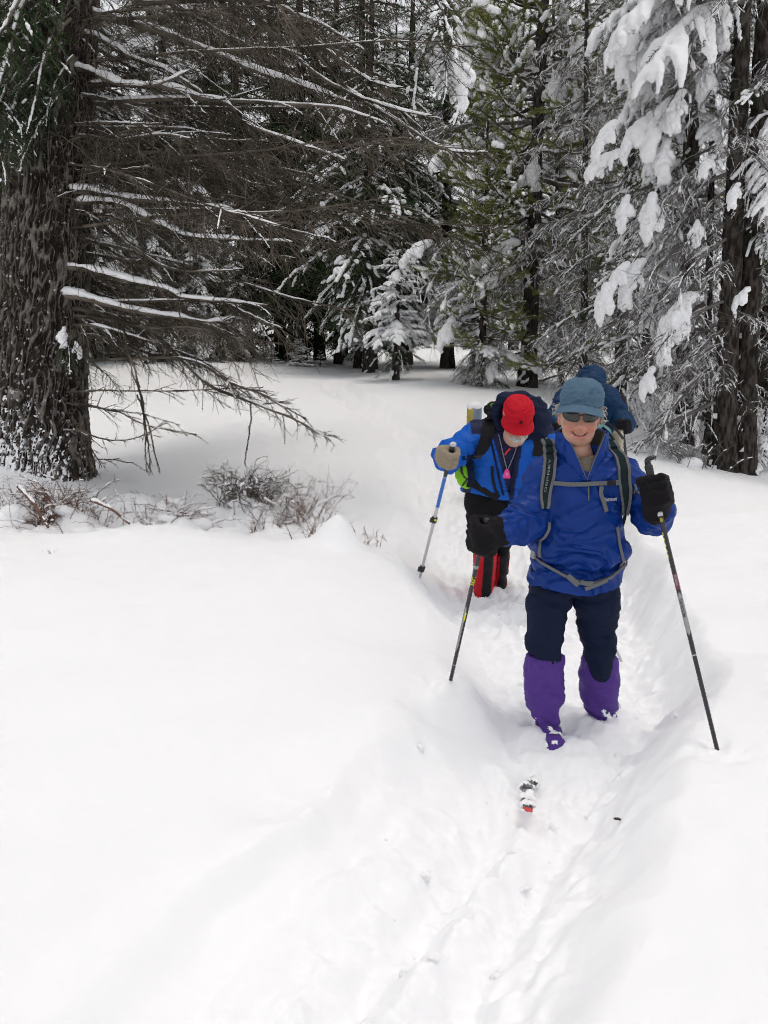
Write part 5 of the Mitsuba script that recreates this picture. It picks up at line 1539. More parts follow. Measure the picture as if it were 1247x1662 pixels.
    for hgt, az, tilt, s, pr in ((5.9, 200, -18, 1.15, 'heavy1'), (5.3, 222, -26, 1.2, 'heavy2'), (5.0, 190, -20, 1.15, 'heavy0'), (4.4, 205, -30, 1.1, 'heavy1'), (3.7, 200, -38, 1.0, 'heavy0'), (5.6, 180, -24, 1.2, 'heavy0'), (2.9, 190, -30, .9, 'heavy1'),
                                 (2.6, 212, -30, 1.05, 'heavy1'), (2.2, 232, -28, .95, 'heavy0'), (5.0, 250, -20, .9, 'heavy1'), (6.6, 245, -12, 1.1, 'heavy2')):
        s *= .72
        bo.append((hgt, az, tilt, s, pr))
    ks = tree('snowy_fir', 'fir with thick white pillows of snow on boughs that hang towards the trail', None, b, leaning(b, 1128, 100, 11.3, 12), .12, bo, 19, 190)
    for x, y, Yd, az, tilt, sc, pr in ((1045, 425, 10.4, 196, -36, .50, 'heavy0'), (1095, 165, 10.4, 206, -34, .62, 'heavy1'), (1065, 190, 10.5, 192, -22, .50, 'heavy2'), (1120, 485, 10.0, 200, -34, .58, 'heavy2'), (1095, 520, 10.0, 215, -40, .45, 'heavy0'), (1132, 360, 10.1, 255, -40, .26, 'heavy1'),
                                       (1010, 250, 10.5, 185, -4, .42, 'heavy0'), (1085, 230, 10.4, 230, -48, .42, 'heavy0'), (1150, 105, 10.2, 225, -55, .36, 'heavy2'), (1035, 60, 10.6, 205, -35, .45, 'heavy0'), (1160, 255, 10.0, 215, -18, .28, 'heavy0'), (1020, 320, 10.4, 220, -50, .34, 'heavy1'),
                                       (1080, 560, 10.0, 240, -46, .20, 'heavy1'), (1255, 190, 10.0, 215, -50, .34, 'heavy1'), (1020, 430, 10.3, 200, -30, .40, 'heavy1'), (985, 465, 10.2, 230, -50, .36, 'heavy2'), (1130, 480, 9.9, 190, -20, .42, 'heavy0'), (1060, 600, 9.9, 215, -40, .30, 'heavy2'), (1000, 200, 10.3, 200, -30, .40, 'heavy1'), (1060, 320, 10.2, 240, -55, .42, 'heavy2'), (1200, 300, 9.8, 220, -30, .26, 'heavy0'), (1215, 470, 9.8, 200, -25, .24, 'heavy2'), (1110, 150, 10.1, 215, -40, .40, 'heavy0'), (1050, 20, 10.4, 210, -40, .45, 'heavy1'), (1180, 20, 10.2, 230, -50, .36, 'heavy0')):
        laden(ks, x, y, Yd, az, tilt, sc, pr)
    # stems behind the hooded skier
    b = stand(1041, 690, 12.6); r = R(10)
    bo = whorls(r, .25, .8, .14, 5, lambda u: .5, lambda u: -35, HEAVY) + whorls(r, 1.1, 8, .36, 4, lambda u: 1.3 * (1 - .3 * u), lambda u: -12, DEAD + FIR + ['heavy0'])
    tree('dark_fir', 'dark stem with snow heaped at its foot, right of the hooded skier', None, b, b + [.35, .2, 9], .10, bo, 20, 180)
    b = stand(1004, 668, 13.5); r = R(11)
    bo = whorls(r, 1.1, 8, .36, 4, lambda u: 1.1 * (1 - .3 * u), lambda u: -10, DEAD + FIR)
    tree('dark_fir', 'dark stem with drooping snowy boughs directly behind the hooded skier', None, b, b + [.1, .2, 9.5], .10, bo, 21, 180)
    b = stand(948, 640, 15.0); r = R(12)
    tree('dead_pine', 'thin stem full of snow-dusted twigs behind the hood of the hooded skier', None, b, b + [-.2, .2, 8.5], .07, whorls(r, .9, 8, .40, 4, lambda u: 1.2 * (1 - .3 * u), lambda u: -10, DEAD + DEAD + ['pine0']), 22)
    # saplings at the far side of the clearing
    for x, Y, hgt, lab in ((441, 22.5, .62, 'tiny'), (487, 22.0, .85, 'largest'), (520, 22.6, .52, 'little')):
        c = at(x, 596, Y); b = np.array([c[0], Y, H(c[0], Y) - .05]); r = R(int(x))
        bo = whorls(r, .05, hgt * .9, .085, 5, lambda u: hgt * .45 * (1 - .8 * u), lambda u: 18 + 20 * u, SAP)
        tree('fir_sapling', {'tiny': 'tiny snowy fir sapling, left one of the three at the dark forest edge', 'largest': 'cone-shaped snowy fir sapling, middle one of the three at the dark forest edge', 'little': 'low snowy fir sapling, right one of the three at the dark forest edge'}[lab],
             'fir saplings at the forest edge', b, b + [0, 0, hgt], .022, bo, int(x), None, r1=.006)
    # snow-buried sapling at the right edge
    c = at(1236, 770, 10.6); b = np.array([c[0], 10.6, H(c[0], 10.6) - .05]); r = R(33)
    tree('fir_sapling', 'fir sapling bent under rounded snow at the right edge, beside the dark trunks', None, b, b + [0, 0, .8], .03, whorls(r, .15, .75, .11, 6, lambda u: .5 * (1 - .5 * u), lambda u: -14, HEAVY + SAP), 34, None, r1=.008)


build_trees()
# ------------------------------------------------------------------ the forest round the clearing: six grown trees, many copies
FAR = {}


def far_bough(pr, snow):
    if (pr, snow) not in FAR:
        b, L, kind = BOUGH[pr]
        FAR[pr, snow] = bough(int(''.join(c for c in pr if c.isdigit()) or 0) + 500, L, kind, (snow if kind != 'dead' else snow + .3), .095, True)
    return FAR[pr, snow]


def grown(seed, height, crown0, length, protos, dz, per, snow):
    """a whole tree as one shapegroup: trunk, branches, needles, snow"""
    rng = np.random.default_rng(seed)
    v, f, p = trunk_mesh((0, 0, -.3), (rng.normal(0, .2), rng.normal(0, .2), height), .17, .02, rng, 9, 18)
    W, N, S = [], [], []
    bo = whorls(rng, crown0, 9.0, dz, per, lambda u: length(u * (9 - crown0) / (height - crown0)), lambda u: -10 + 12 * u, protos) + whorls(rng, 9.0, height - .3, dz * 2.8, per, lambda u: length((9 - crown0 + u * (height - 9)) / (height - crown0)), lambda u: 4 + 10 * u, protos)
    for hgt, az, tilt, s, pr in bo:
        m = np.array(placed((np.interp(hgt, p[:, 2], p[:, 0]), np.interp(hgt, p[:, 2], p[:, 1]), hgt), az, tilt, rng.normal(0, 7), s).matrix, float)
        b = far_bough(pr, snow)
        for key, out in (('wood', W), ('needles', N), ('snow', S)):
            q = b[key]
            if q is None or not len(q): continue
            fv, ff = q
            if key == 'needles':
                k = rng.permutation(len(ff))[:int(len(ff) * .26)]
                tri = fv[ff[k]]
                c = tri.mean(1, keepdims=True)
                fv, ff = (c + (tri - c) * np.array([1.85])).reshape(-1, 3), np.arange(len(k) * 3).reshape(-1, 3)
            out.append((fv @ m[:3, :3].T + m[:3, 3], ff))
    return (v, f), join(W), join(N), join(S)


KINDS_BACK = {'fir': [], 'pine': []}
for k, (kind, hgt, c0, L0, protos, dz, per) in enumerate((('fir', 13, .9, 2.1, FIR + FIRL, .42, 5), ('fir', 13, 1.3, 1.9, FIR + HEAVY[:1], .42, 5), ('fir', 13.5, 1.9, 2.2, FIRL + FIR[:2] + DEAD[:1], .42, 5),
                                                      ('pine', 14, 1.6, 1.7, PINE + DEAD[:2], .38, 5), ('fir', 13, .5, 1.8, FIR + HEAVY, .40, 5))):
    tk, w, n, s = grown(300 + k, hgt, c0, lambda u, L0=L0: L0 * (1 - .72 * u), protos, dz, per, (.5, 1.9, .55, 1.9, 1.9)[k])
    gname = f'grown_shape_{k}'
    scene[gname] = {'type': 'shapegroup', 'trunk': mikit.ply(tk, 'mat_trunk', smooth=True), 'branches': mikit.ply(w, 'mat_twig', smooth=True),
                    'needles': mikit.ply(n, 'mat_pine_needles' if kind == 'pine' else 'mat_fir_needles', smooth=False), 'snow': mikit.ply(s, 'mat_snow_bough', smooth=True)}
    KINDS_BACK[kind].append(gname)
ALLBACK = [f'grown_shape_{k}' for k in range(5)]


def back_tree(x, y, rng, which=None, s=1.0, label=None, group=None):
    g = which if which is not None else ALLBACK[rng.integers(len(ALLBACK))]
    pine = g == 'grown_shape_3'
    key = thing('background_pine' if pine else 'background_fir', label or ('snow-dusted pine in the dense forest behind the clearing' if pine else 'snow-laden fir in the dense forest behind the clearing'), 'tree',
                group or ('pines in the forest behind' if pine else 'firs in the forest behind'))
    z = float(H(x, y)) - .05
    scene[key] = {'type': 'instance', 'to_world': T().translate([float(x), float(y), z]).rotate([0, 0, 1], float(rng.uniform(0, 360))).scale(float(s)), 'shapes': {'type': 'ref', 'id': g}}


def build_back():
    rng = np.random.default_rng(77)
    for x, y, k, s, lab in (
            (-4.35, 20.6, 4, .42, 'young snowy fir, middle one of three under the bare branches of the massive fir'),
            (-5.0, 19.6, 1, .40, 'young snowy fir, left one of three under the bare branches of the massive fir'),
            (-3.6, 21.6, 4, .30, 'low snowy fir, right one of three under the bare branches of the massive fir'),
            (-5.2, 21.5, 4, 1.05, 'tall snow-laden fir seen through the bare branches close to the massive trunk'),
            (-6.6, 19.5, 4, 1.0, 'snow-laden fir just right of the massive trunk, behind its lower branches'),
            (-5.9, 23.2, 4, 1.1, 'snowy fir glimpsed above the topmost snow-lined branches beside the massive trunk'),
            (-3.7, 23.6, 2, 1.1, 'dark fir at the forest edge, in line above the dead grey-brown bush'),
            (-4.6, 24.8, 0, 1.05, 'dark fir half hidden behind the one above the dead grey-brown bush'),
            (-2.2, 23.0, 2, 1.05, 'dark fir at the forest edge, straight above the cone-shaped middle sapling'),
            (-3.0, 25.6, 0, 1.1, 'dark fir deep in the forest, behind the left one of the saplings'),
            (-1.9, 26.0, 0, 1.0, 'dark fir deep in the forest, behind the right one of the saplings'),
            (-1.2, 24.6, 0, 1.1, 'dark fir closing the gap between the right sapling and the drooping fir'),
            (-.6, 22.9, 2, 1.0, 'dark fir rising behind the drooping fir, high above the small clearing fir'),
            (.6, 24.0, 1, 1.0, 'fir behind the snowy bough tip that hangs at the top centre'),
            (1.6, 22.0, 1, 1.0, 'snow-laden fir between the small clearing fir and the olive green pine'),
            (2.3, 21.5, 3, .95, 'snow-dusted pine close behind the slender young pine'),
            (4.6, 23.5, 3, .95, 'snow-dusted pine behind the thin bare trunk with snowy twigs'),
            (7.0, 16.0, 3, 1.0, 'pine behind the right one of the two dark trunks'),
            (7.2, 13.2, 2, .95, 'dark fir at the right edge, beyond the two dark trunks'),
            (7.0, 11.4, 0, .9, 'dark fir at the right edge, nearest to the bent snowy sapling'),
            (-6.9, 14.5, 2, 1.0, 'dark fir at the left edge, beyond the massive trunk')):
        back_tree(x, y, rng, f'grown_shape_{k}', s, lab)
    for x, y, k in ((-8.0, 17.0, 0), (-7.8, 22.5, 0), (-9.5, 20.5, 0), (-8.0, 25.2, 1), (5.2, 35.3, 0), (-3.6, 34.9, 1), (.6, 34.6, 4), (12.7, 30.3, 0), (-2.6, 37.2, 0), (-12.3, 29.1, 0),
                    (-.9, 37.9, 1), (9.0, 37.7, 0), (9.2, 29.7, 3), (12.3, 27.7, 1), (-5.6, 30.5, 1)):
        pine = k == 3
        back_tree(x, y, rng, f'grown_shape_{k}', rng.uniform(.95, 1.2), 'pine far back in the forest, only glimpsed through gaps between nearer trees' if pine else 'fir far back in the forest, only glimpsed through gaps between nearer trees',
                  'pines glimpsed far back' if pine else 'firs glimpsed far back')


build_back()
# ------------------------------------------------------------------ the big fir on the left
def twiggy(axis, r0, rng, gap=.06, sec=(.22, .75), down=.25, fork=3, start=.10, forward=.75, tip=.004):
    """wood of one branch: its axis, side twigs, twigs on the twigs"""
    n = len(axis)
    t = np.linspace(0, 1, n)
    rad = tip + (r0 - tip) * (1 - t) ** .9
    wood = [tubes(axis[None], rad[None], 6)]
    L = np.linalg.norm(np.diff(axis, axis=0), axis=1).sum()
    tan = np.gradient(axis, axis=0); tan /= np.linalg.norm(tan, axis=1, keepdims=True)
    m = max(int(L / gap), 2)
    P, R, C, Rc = [], [], [], []
    for k in range(m):
        s = start + (1 - start) * (k + rng.uniform(0, 1)) / m
        i = min(int(s * (n - 1)), n - 1)
        c, d = axis[i], tan[i]
        lat = np.cross(d, [0, 0, 1.0]); lat /= np.linalg.norm(lat) + 1e-9
        q = d * forward + lat * rng.choice([-1, 1]) * rng.uniform(.2, 1.0) + np.array([0, 0, rng.normal(-down, .35)])
        q /= np.linalg.norm(q)
        ln = rng.uniform(*sec) * (1 - .45 * s) * min(1, L / 1.2)
        u = np.linspace(0, 1, 5)[:, None]
        p = c + q * ln * u + np.array([0, 0, rng.normal(-.12, .15)]) * ln * u ** 2 + np.cumsum(rng.normal(0, .018 * ln, (5, 3)), 0) * u
        P.append(p); R.append(np.linspace(.0052, .0018, 5) * rng.uniform(.7, 1.2))
        for _ in range(fork):
            v = rng.uniform(.15, .9)
            a = np.array([np.interp(v, u[:, 0], p[:, j]) for j in range(3)])
            e = q * .8 + rng.normal(0, .5, 3) + [0, 0, -.15]; e /= np.linalg.norm(e)
            l2 = ln * rng.uniform(.2, .6)
            w = np.linspace(0, 1, 3)[:, None]
            C.append(a + e * l2 * w + np.array([0, 0, rng.normal(-.1, .12)]) * l2 * w ** 2); Rc.append(np.array([.0030, .0024, .0014]))
    wood.append(tubes(np.array(P), np.array(R), 3))
    wood.append(tubes(np.array(C), np.array(Rc), 3))
    return join(wood), P


def snow_line(axis, r0, rng, thick_=.022, keep=.85, seed=0, wob=.8):
    """snow resting along a branch: a lumpy roll on its upper side, with gaps"""
    out = []
    n = 44
    p = spline(axis, n); t = np.linspace(0, 1, n)
    amt = nfbm(np.stack([t * 7 + seed, t * 0, t * 0], 1), 3, seed)
    rad = r0 * (1 - t) ** .9 + .004
    on = amt > (1 - keep) * .9 + .12 * t
    tz = np.gradient(p, axis=0); on &= np.abs(tz[:, 2]) < .70 * np.linalg.norm(tz, axis=1)
    a = 0
    while a < n:
        if not on[a]: a += 1; continue
        b = a
        while b + 1 < n and on[b + 1]: b += 1
        if b - a >= 2:
            q = p[a:b + 1].copy(); k = len(q)
            w = thick_ * (.65 + wob * (amt[a:b + 1] - .4) * 2) * (1 - .55 * t[a:b + 1])
            w = np.maximum(w, .004) * np.minimum(1, np.minimum(np.arange(k), np.arange(k)[::-1]) * .6 + .15)
            q[:, 2] += rad[a:b + 1] * .6 + w * .55
            v, f = tube(q, w, 8)
            vc = np.repeat(q, 8, 0)
            v = vc + (v - vc) * ([1.1, 1.1, .9] * (.75 + .5 * nfbm(v * 22, 2, seed + 1))[:, None])
            v = v + (nfbm(v * 34, 2, seed)[:, None] - .5) * .012 * np.array([1, 1, 1])
            out.append((v, f))
        a = b + 1
    return join(out) if out else None


def build_big_tree():
    rng = np.random.default_rng(31)
    key = thing('fir_tree', 'massive old fir at the left edge with deeply furrowed bark and bare snow-lined branches', 'tree')
    Y = 8.15
    b0, b1 = at(60, 770, Y), at(91, 10, Y)
    d = (b1 - b0) / (b1[2] - b0[2])
    z = np.concatenate([np.linspace(b0[2] - .5, 5.6, 520), np.linspace(5.7, 17, 40)])
    th = np.linspace(0, 2 * np.pi, 401)[:-1]
    Z, TH = np.meshgrid(z, th, indexing='ij')
    hgt = Z - b0[2]
    rad = np.interp(hgt, [-.5, 0, .25, .6, 1.2, 2.4, 4.5, 9, 16.5], [.64, .52, .465, .425, .395, .375, .345, .26, .05])
    ring = np.stack([np.cos(TH), np.sin(TH)], -1)
    # furrowed bark: long plates parted by branching furrows
    cyl = np.stack([ring[..., 0] * .38, ring[..., 1] * .38, Z], -1)
    w = nfbm(cyl * [6, 6, 2.2], 3, 3) - .5
    n1 = nnoise(np.stack([cyl[..., 0] * 26 + w * 4.6, cyl[..., 1] * 26 + w * 4.6, Z * 2.8 + w * 2.6], -1), 5)
    n2 = nnoise(np.stack([cyl[..., 0] * 56 + w * 8, cyl[..., 1] * 56 + w * 8, Z * 7.5 + w * 5], -1), 9)
    ridge = np.maximum(np.exp(-(np.abs(2 * n1 - 1) / .17) ** 2), .85 * np.exp(-(np.abs(2 * n2 - 1) / .15) ** 2)) * (.7 + .3 * n2)
    fine = nfbm(cyl * [60, 60, 34], 2, 15)
    flare = np.exp(-np.maximum(hgt, -.2) / .35) * (nnoise(np.stack([ring[..., 0] * 1.8, ring[..., 1] * 1.8, Z * .2], -1), 4) - .4)
    r = rad + (ridge - .5) * .034 * np.clip(rad / .36, .3, 1) + (fine - .5) * .020 + flare * .16
    P = np.stack([b0[0] + d[0] * hgt + r * ring[..., 0], b0[1] + d[1] * hgt + r * ring[..., 1], Z], -1)
    v, f = grid_mesh(np.swapaxes(P, 0, 1), close_u=True)
    rr = np.swapaxes(ridge * .75 + fine * .25, 0, 1).reshape(-1)
    n = normals_of(v, f); n = n * np.sign((n * (v - [b0[0], b0[1], 0]) * [1, 1, 0]).sum(1, keepdims=True))
    hh = v[:, 2] - b0[2]
    # fine snow blown onto the windward side, thick near the foot
    left = np.clip(n @ np.array([-.80, -.55, 0]) + .15, -1, 1)
    dust = .20 * left * np.exp(-np.maximum(hh - .2, 0) / 1.6) + .22 * np.exp(-(np.maximum(hh, 0) / .40) ** 2) * np.clip(left + .4, 0, 1) + .05 * left
    kt = pkey(key, 'trunk'); scene[kt] = mikit.ply((v, f[:, ::-1]), 'mat_fir_bark', smooth=True, uv=np.stack([rr, np.clip(dust, 0, .6)], 1))
    ww = nfbm(v * [26, 26, 18], 3, 8) + dust * 1.5 - .10 * rr - .16 * sstep(.7, 2.0, hh)
    keep = (ww > .82)[f].all(1)
    part(kt, 'stuck_snow', (v + n * np.clip((ww - .815) * .16, .0005, .022)[:, None], f[keep]), 'mat_snow_bough', True)

    def edge(y):  # the trunk's axis at the height seen at y
        q = at(75, y, Y); return np.array([b0[0] + d[0] * (q[2] - b0[2]), b0[1] + d[1] * (q[2] - b0[2]), q[2]])

    def add(pts, r0, snow, down=.25, gap=.055, sec=(.2, .7), fork=3, keep=.85, label=None, forward=.75, mat='mat_twig'):
        ax = spline(pts, 36)
        ax = ax + np.cumsum(rng.normal(0, .0022, ax.shape), 0)
        wood, P = twiggy(ax, r0, rng, gap, sec, down, fork, forward=forward)
        kb = part(key, 'branch', wood, mat, True)
        ms = []
        if snow:
            s = snow_line(ax, r0, rng, snow, keep, int(rng.integers(1000)))
            if s: ms.append(s)
            for p in P:
                if rng.uniform() < .07:
                    s = snow_line(p, .004, rng, .007, .8, int(rng.integers(1000)))
                    if s: ms.append(s)
        if ms: part(kb, 'snow', join(ms), 'mat_snow_bough', True)
        return ax

    def px(pts, y0, y1):
        """a branch drawn by its pixels, its distance running from y0 to y1 metres"""
        pts = np.array(pts, float); k = np.linspace(0, 1, len(pts))
        q = [at(x, y, y0 + (y1 - y0) * a) for (x, y), a in zip(pts, k)]
        e = edge(pts[0, 1]); return np.vstack([[e + (q[0] - e) * .35], q])
    main = [
        ([(150, 22), (250, 48), (330, 78), (420, 115), (500, 140), (575, 165)], 8.1, 8.6, .030, .034),
        ([(150, 58), (205, 88), (270, 112), (330, 150)], 8.0, 7.6, .022, .026),
        ([(140, 110), (190, 130), (250, 136), (313, 110)], 7.9, 7.4, .024, .032),
        ([(250, 136), (340, 158), (440, 164), (545, 171), (640, 205)], 7.7, 7.4, .020, .026),
        ([(350, 165), (400, 205), (500, 243), (560, 262)], 7.6, 7.2, .014, .018),
        ([(145, 155), (200, 170), (262, 193), (305, 200)], 8.0, 8.5, .014, .012),
        ([(300, 208), (350, 224), (412, 226)], 8.0, 8.2, .012, .010),
        ([(146, 202), (200, 204), (262, 206)], 7.8, 7.4, .012, .011),
        ([(155, 215), (200, 235), (250, 260), (325, 268)], 8.1, 8.4, .014, .008),
        ([(140, 275), (190, 272), (245, 269)], 7.8, 7.3, .012, .006),
        ([(145, 278), (210, 306), (262, 320)], 8.2, 8.7, .014, .012),
        ([(140, 311), (200, 322), (280, 329), (350, 341), (400, 351), (470, 346)], 7.8, 7.3, .024, .028),
        ([(350, 341), (430, 362), (525, 382)], 7.5, 7.4, .014, .014),
        ([(192, 330), (260, 365), (312, 384), (400, 389), (475, 391)], 7.7, 7.3, .018, .024),
        ([(136, 346), (200, 390), (270, 431), (330, 437), (395, 432)], 7.9, 7.5, .018, .012),
        ([(135, 414), (210, 425), (262, 426), (330, 440)], 8.1, 8.3, .014, .014),
        ([(137, 437), (200, 455), (270, 471), (300, 486), (370, 493), (435, 497)], 7.8, 7.3, .022, .026),
        ([(133, 481), (200, 498), (280, 511), (340, 521), (385, 512)], 7.8, 7.4, .026, .034),
        ([(340, 490), (400, 510), (455, 535)], 7.5, 7.3, .010, .008),
        ([(135, 516), (200, 536), (245, 562)], 8.0, 8.4, .016, .016),
        ([(350, -40), (440, 50), (500, 108), (570, 150), (640, 172), (720, 190)], 8.0, 7.5, .022, .020),
        ([(400, -30), (480, 50), (560, 140), (640, 192), (720, 241), (790, 248)], 7.9, 7.7, .022, .020),
        ([(440, 5), (520, 70), (600, 128), (680, 150)], 8.3, 8.6, .016, .020),
        ([(360, -10), (420, 8), (500, 30), (590, 80)], 8.5, 9.2, .020, .030),
        ([(140, 70), (230, 120), (300, 190), (380, 260), (450, 300)], 8.3, 8.9, .016, .010),
    ]
    for pts, y0, y1, r0, sn in main:
        add(px(pts, y0, y1), r0 * 1.25, sn * 1.25, keep=.95)
    # the lowest branch that sweeps down to the meadow, with its forks
    add(px([(140, 505), (250, 548), (310, 600), (350, 632), (420, 660), (485, 686), (540, 718)], 7.9, 6.9), .024, .012, .12, .06, (.15, .5), 3, .6)
    add(px([(300, 585), (370, 622), (420, 640), (498, 682)], 7.5, 7.0), .014, .008, .1, .06, (.12, .4), 3, .5)
    add(px([(150, 530), (240, 556), (330, 590), (390, 640)], 7.8, 7.5), .018, .012, .3, .04, (.15, .5), 4, .6)
    add(px([(160, 545), (230, 570), (290, 585), (335, 600)], 8.0, 7.7), .014, .010, .3, .04, (.15, .5), 4, .6)
    for pts, y0, y1, r0 in (([(127, 635), (170, 632), (240, 632), (300, 630), (432, 624)], 7.8, 7.2, .011), ([(127, 655), (170, 665), (200, 671), (240, 690), (322, 706)], 7.8, 7.2, .010), ([(127, 657), (190, 668), (235, 673), (290, 690)], 7.9, 8.1, .008),
                            ([(127, 699), (170, 712), (216, 708), (262, 683)], 7.7, 7.3, .009), ([(150, 745), (180, 747), (215, 752)], 7.9, 7.7, .007), ([(133, 700), (150, 735), (165, 760)], 7.8, 7.6, .008), ([(133, 722), (145, 745), (150, 768)], 7.8, 7.7, .007)):
        add(px(pts, y0, y1), r0, .004, .05, .10, (.08, .35), 2, .4)
    # hanging strings of dead twigs
    for pts in ([(203, 560), (222, 610), (230, 660), (238, 705), (243, 745), (246, 766)], [(214, 600), (232, 650), (236, 700), (239, 765)], [(222, 640), (240, 690), (250, 735), (260, 768)], [(408, 655), (407, 690), (402, 730), (399, 750)], [(452, -20), (452, 20), (453, 55), (455, 92)]):
        p = np.array([at(x, y, 7.35) for x, y in pts])
        add(p, .008, 0, .5, .05, (.05, .16), 2, forward=1.1)
    # the thicket of dead branches behind and above
    for k in range(72):
        zz = rng.uniform(2.0, 8.6) if k > 25 else rng.uniform(1.9, 4.6)
        e = np.array([b0[0] + d[0] * (zz - b0[2]), b0[1] + d[1] * (zz - b0[2]), zz])
        az = math.radians(rng.uniform(-48, 72)) if k % 6 else math.radians(rng.uniform(100, 260))
        L = rng.uniform(1.6, 4.2) * (1 if zz < 6 else 1.15)
        slope = rng.uniform(-.20, .02) - max(zz - 4.2, 0) * .11
        t = np.linspace(0, 1, 6)[:, None]
        p = e + np.array([math.cos(az), math.sin(az), 0]) * L * t + np.array([0, 0, 1.0]) * (slope * L * t + rng.uniform(-.12, .16) * L * t ** 2)
        p += rng.normal(0, .035, p.shape) * t
        add(p, rng.uniform(.009, .018), rng.choice([0, 0, .007, .012]), .30, .05, (.25, .85), 4, .6)
    # live sprays: dark green in the upper left, a sprig on the trunk, a laden tip at the end of a high branch
    def spray(x, y, Yd, az, tilt, s, pr):
        scene[pkey(key, 'bough')] = {'type': 'instance', 'to_world': placed(at(x, y, Yd), az, tilt, rng.normal(0, 10), s), 'shapes': {'type': 'ref', 'id': 'bough_shape_' + pr}}
    for x, y, Yd, az, tilt, s, pr in ((125, -40, 7.7, 225, -34, .9, 'firlight0'), (90, -60, 7.6, 250, -40, .9, 'firlight1'), (60, -20, 7.5, 240, -48, .8, 'firbare0'), (115, 30, 7.6, 235, -50, .6, 'firbare1'), (85, 60, 7.5, 255, -55, .6, 'firlight0'), (50, 90, 7.5, 230, -50, .55, 'firlight1'), (120, 90, 7.6, 225, -52, .45, 'firlight0'), (70, 130, 7.5, 245, -55, .45, 'firbare0'), (40, 150, 7.4, 250, -60, .4, 'firbare1'), (95, 25, 7.75, 215, -30, .62, 'firlight0'), (105, 70, 7.72, 240, -38, .55, 'firlight1'), (85, 110, 7.7, 200, -32, .55, 'firlight0'), (110, 140, 7.68, 250, -40, .42, 'firlight1'), (60, 160, 7.65, 225, -42, .48, 'firlight0'),
                                      (100, -10, 7.7, 230, -36, .8, 'firlight1'), (50, 60, 7.6, 190, -30, .6, 'firlight0'), (20, 120, 7.4, 265, -45, .5, 'firlight1'), (-10, 60, 7.2, 290, -22, .55, 'firlight1'), (-20, 190, 7.1, 320, -20, .42, 'firbare0'), (-15, 215, 7.2, 300, -35, .42, 'firlight0'),
                                      (30, 20, 7.5, 250, -50, .6, 'firlight0'), (75, 190, 7.68, 235, -50, .36, 'firlight1'), (60, -30, 7.5, 260, -45, .8, 'firlight0'), (-30, 140, 7.3, 330, -30, .45, 'firlight0'),
                                      (104, 532, 7.66, 285, -45, .20, 'pillow0'), (122, 556, 7.66, 320, -35, .17, 'pillow1'), (112, 540, 7.68, 268, -55, .26, 'firbare0'), (105, 545, 7.7, 300, -40, .28, 'firlight1'), (128, 560, 7.72, 320, -50, .30, 'firbare1'), (150, 590, 7.7, 340, -30, .30, 'firlight1'),
                                      (738, 85, 7.95, 262, -64, .52, 'pillow1'), (715, 75, 8.0, 240, -58, .42, 'pillow0'), (735, 45, 8.0, 250, -62, .40, 'fir2'), (700, 60, 8.1, 215, -60, .50, 'fir0'), (712, 30, 8.0, 280, -58, .55, 'firlight0'), (690, -20, 8.0, 300, -40, .6, 'fir3'), (735, 90, 7.95, 300, -70, .40, 'fir1')):
        spray(x, y, Yd, az, tilt, s, pr)


# ------------------------------------------------------------------ brush under the snow
def shrub(name, label, group, x, y, Yd, n, hgt, spread, mat, seed, clumps=(), arch=.5, rad=.004, fork=3, tangle=.03):
    rng = np.random.default_rng(seed)
    key = thing(name, label, 'shrub', group)
    c = at(x, y, Yd)
    P, R, C, Rc = [], [], [], []
    for k in range(n):
        a = rng.uniform(0, 2 * np.pi); q = rng.uniform(.2, 1)
        b = np.array([c[0] + rng.normal(0, spread * .30), Yd + rng.normal(0, spread * .2), 0]); b[2] = H(b[0], b[1]) - .05
        l = hgt * rng.uniform(.5, 1.15)
        t = np.linspace(0, 1, 6)[:, None]
        o = np.array([math.cos(a), math.sin(a) * .7, 0])
        p = b + o * spread * q * t ** 1.2 + np.array([0, 0, l]) * (t * (1 + arch) - arch * t ** 2) + np.cumsum(rng.normal(0, tangle * l, (6, 3)), 0)
        P.append(p); R.append(np.linspace(rad, rad * .4, 6) * rng.uniform(.7, 1.4))
        for _ in range(fork * 2):
            s = rng.uniform(.25, 1); a0 = np.array([np.interp(s, t[:, 0], p[:, j]) for j in range(3)])
            dd = o * .5 + rng.normal(0, .6, 3) + [0, 0, .25]; dd /= np.linalg.norm(dd)
            l2 = hgt * rng.uniform(.12, .42); w = np.linspace(0, 1, 3)[:, None]
            C.append(a0 + dd * l2 * w + rng.normal(0, .01, (3, 3)) * w); Rc.append(np.array([.6, .45, .25]) * rad)
    part(key, 'stems', join([tubes(np.array(P), np.array(R), 4), tubes(np.array(C), np.array(Rc), 3)]), mat, True)
    if n and len(P) > 6:
        ms = []
        for p in P:
            if rng.uniform() < .8:
                s = snow_line(p[1:], .003, rng, .011, .6, int(rng.integers(1000)))
                if s: ms.append(s)
        for cx, cy, cY, r in clumps:
            q = at(cx, cy, cY); q[2] = H(q[0], q[1]) + .5 * r
            v, f = surface(union([ellipsoid(q, (r * 1.5, r * 1.3, r * .9)), ellipsoid(q + [r * 1.1, .02, -.3 * r], (r * 1.1, r * .9, r * .6))], r * .9), q - 2.4 * r, q + 2.4 * r, max(r / 6, .012))
            ms.append(flake(v, f, r * .22, 9, int(cx)))
        if ms: part(key, 'snow_clumps', join(ms), 'mat_snow_bough', True)
    return key


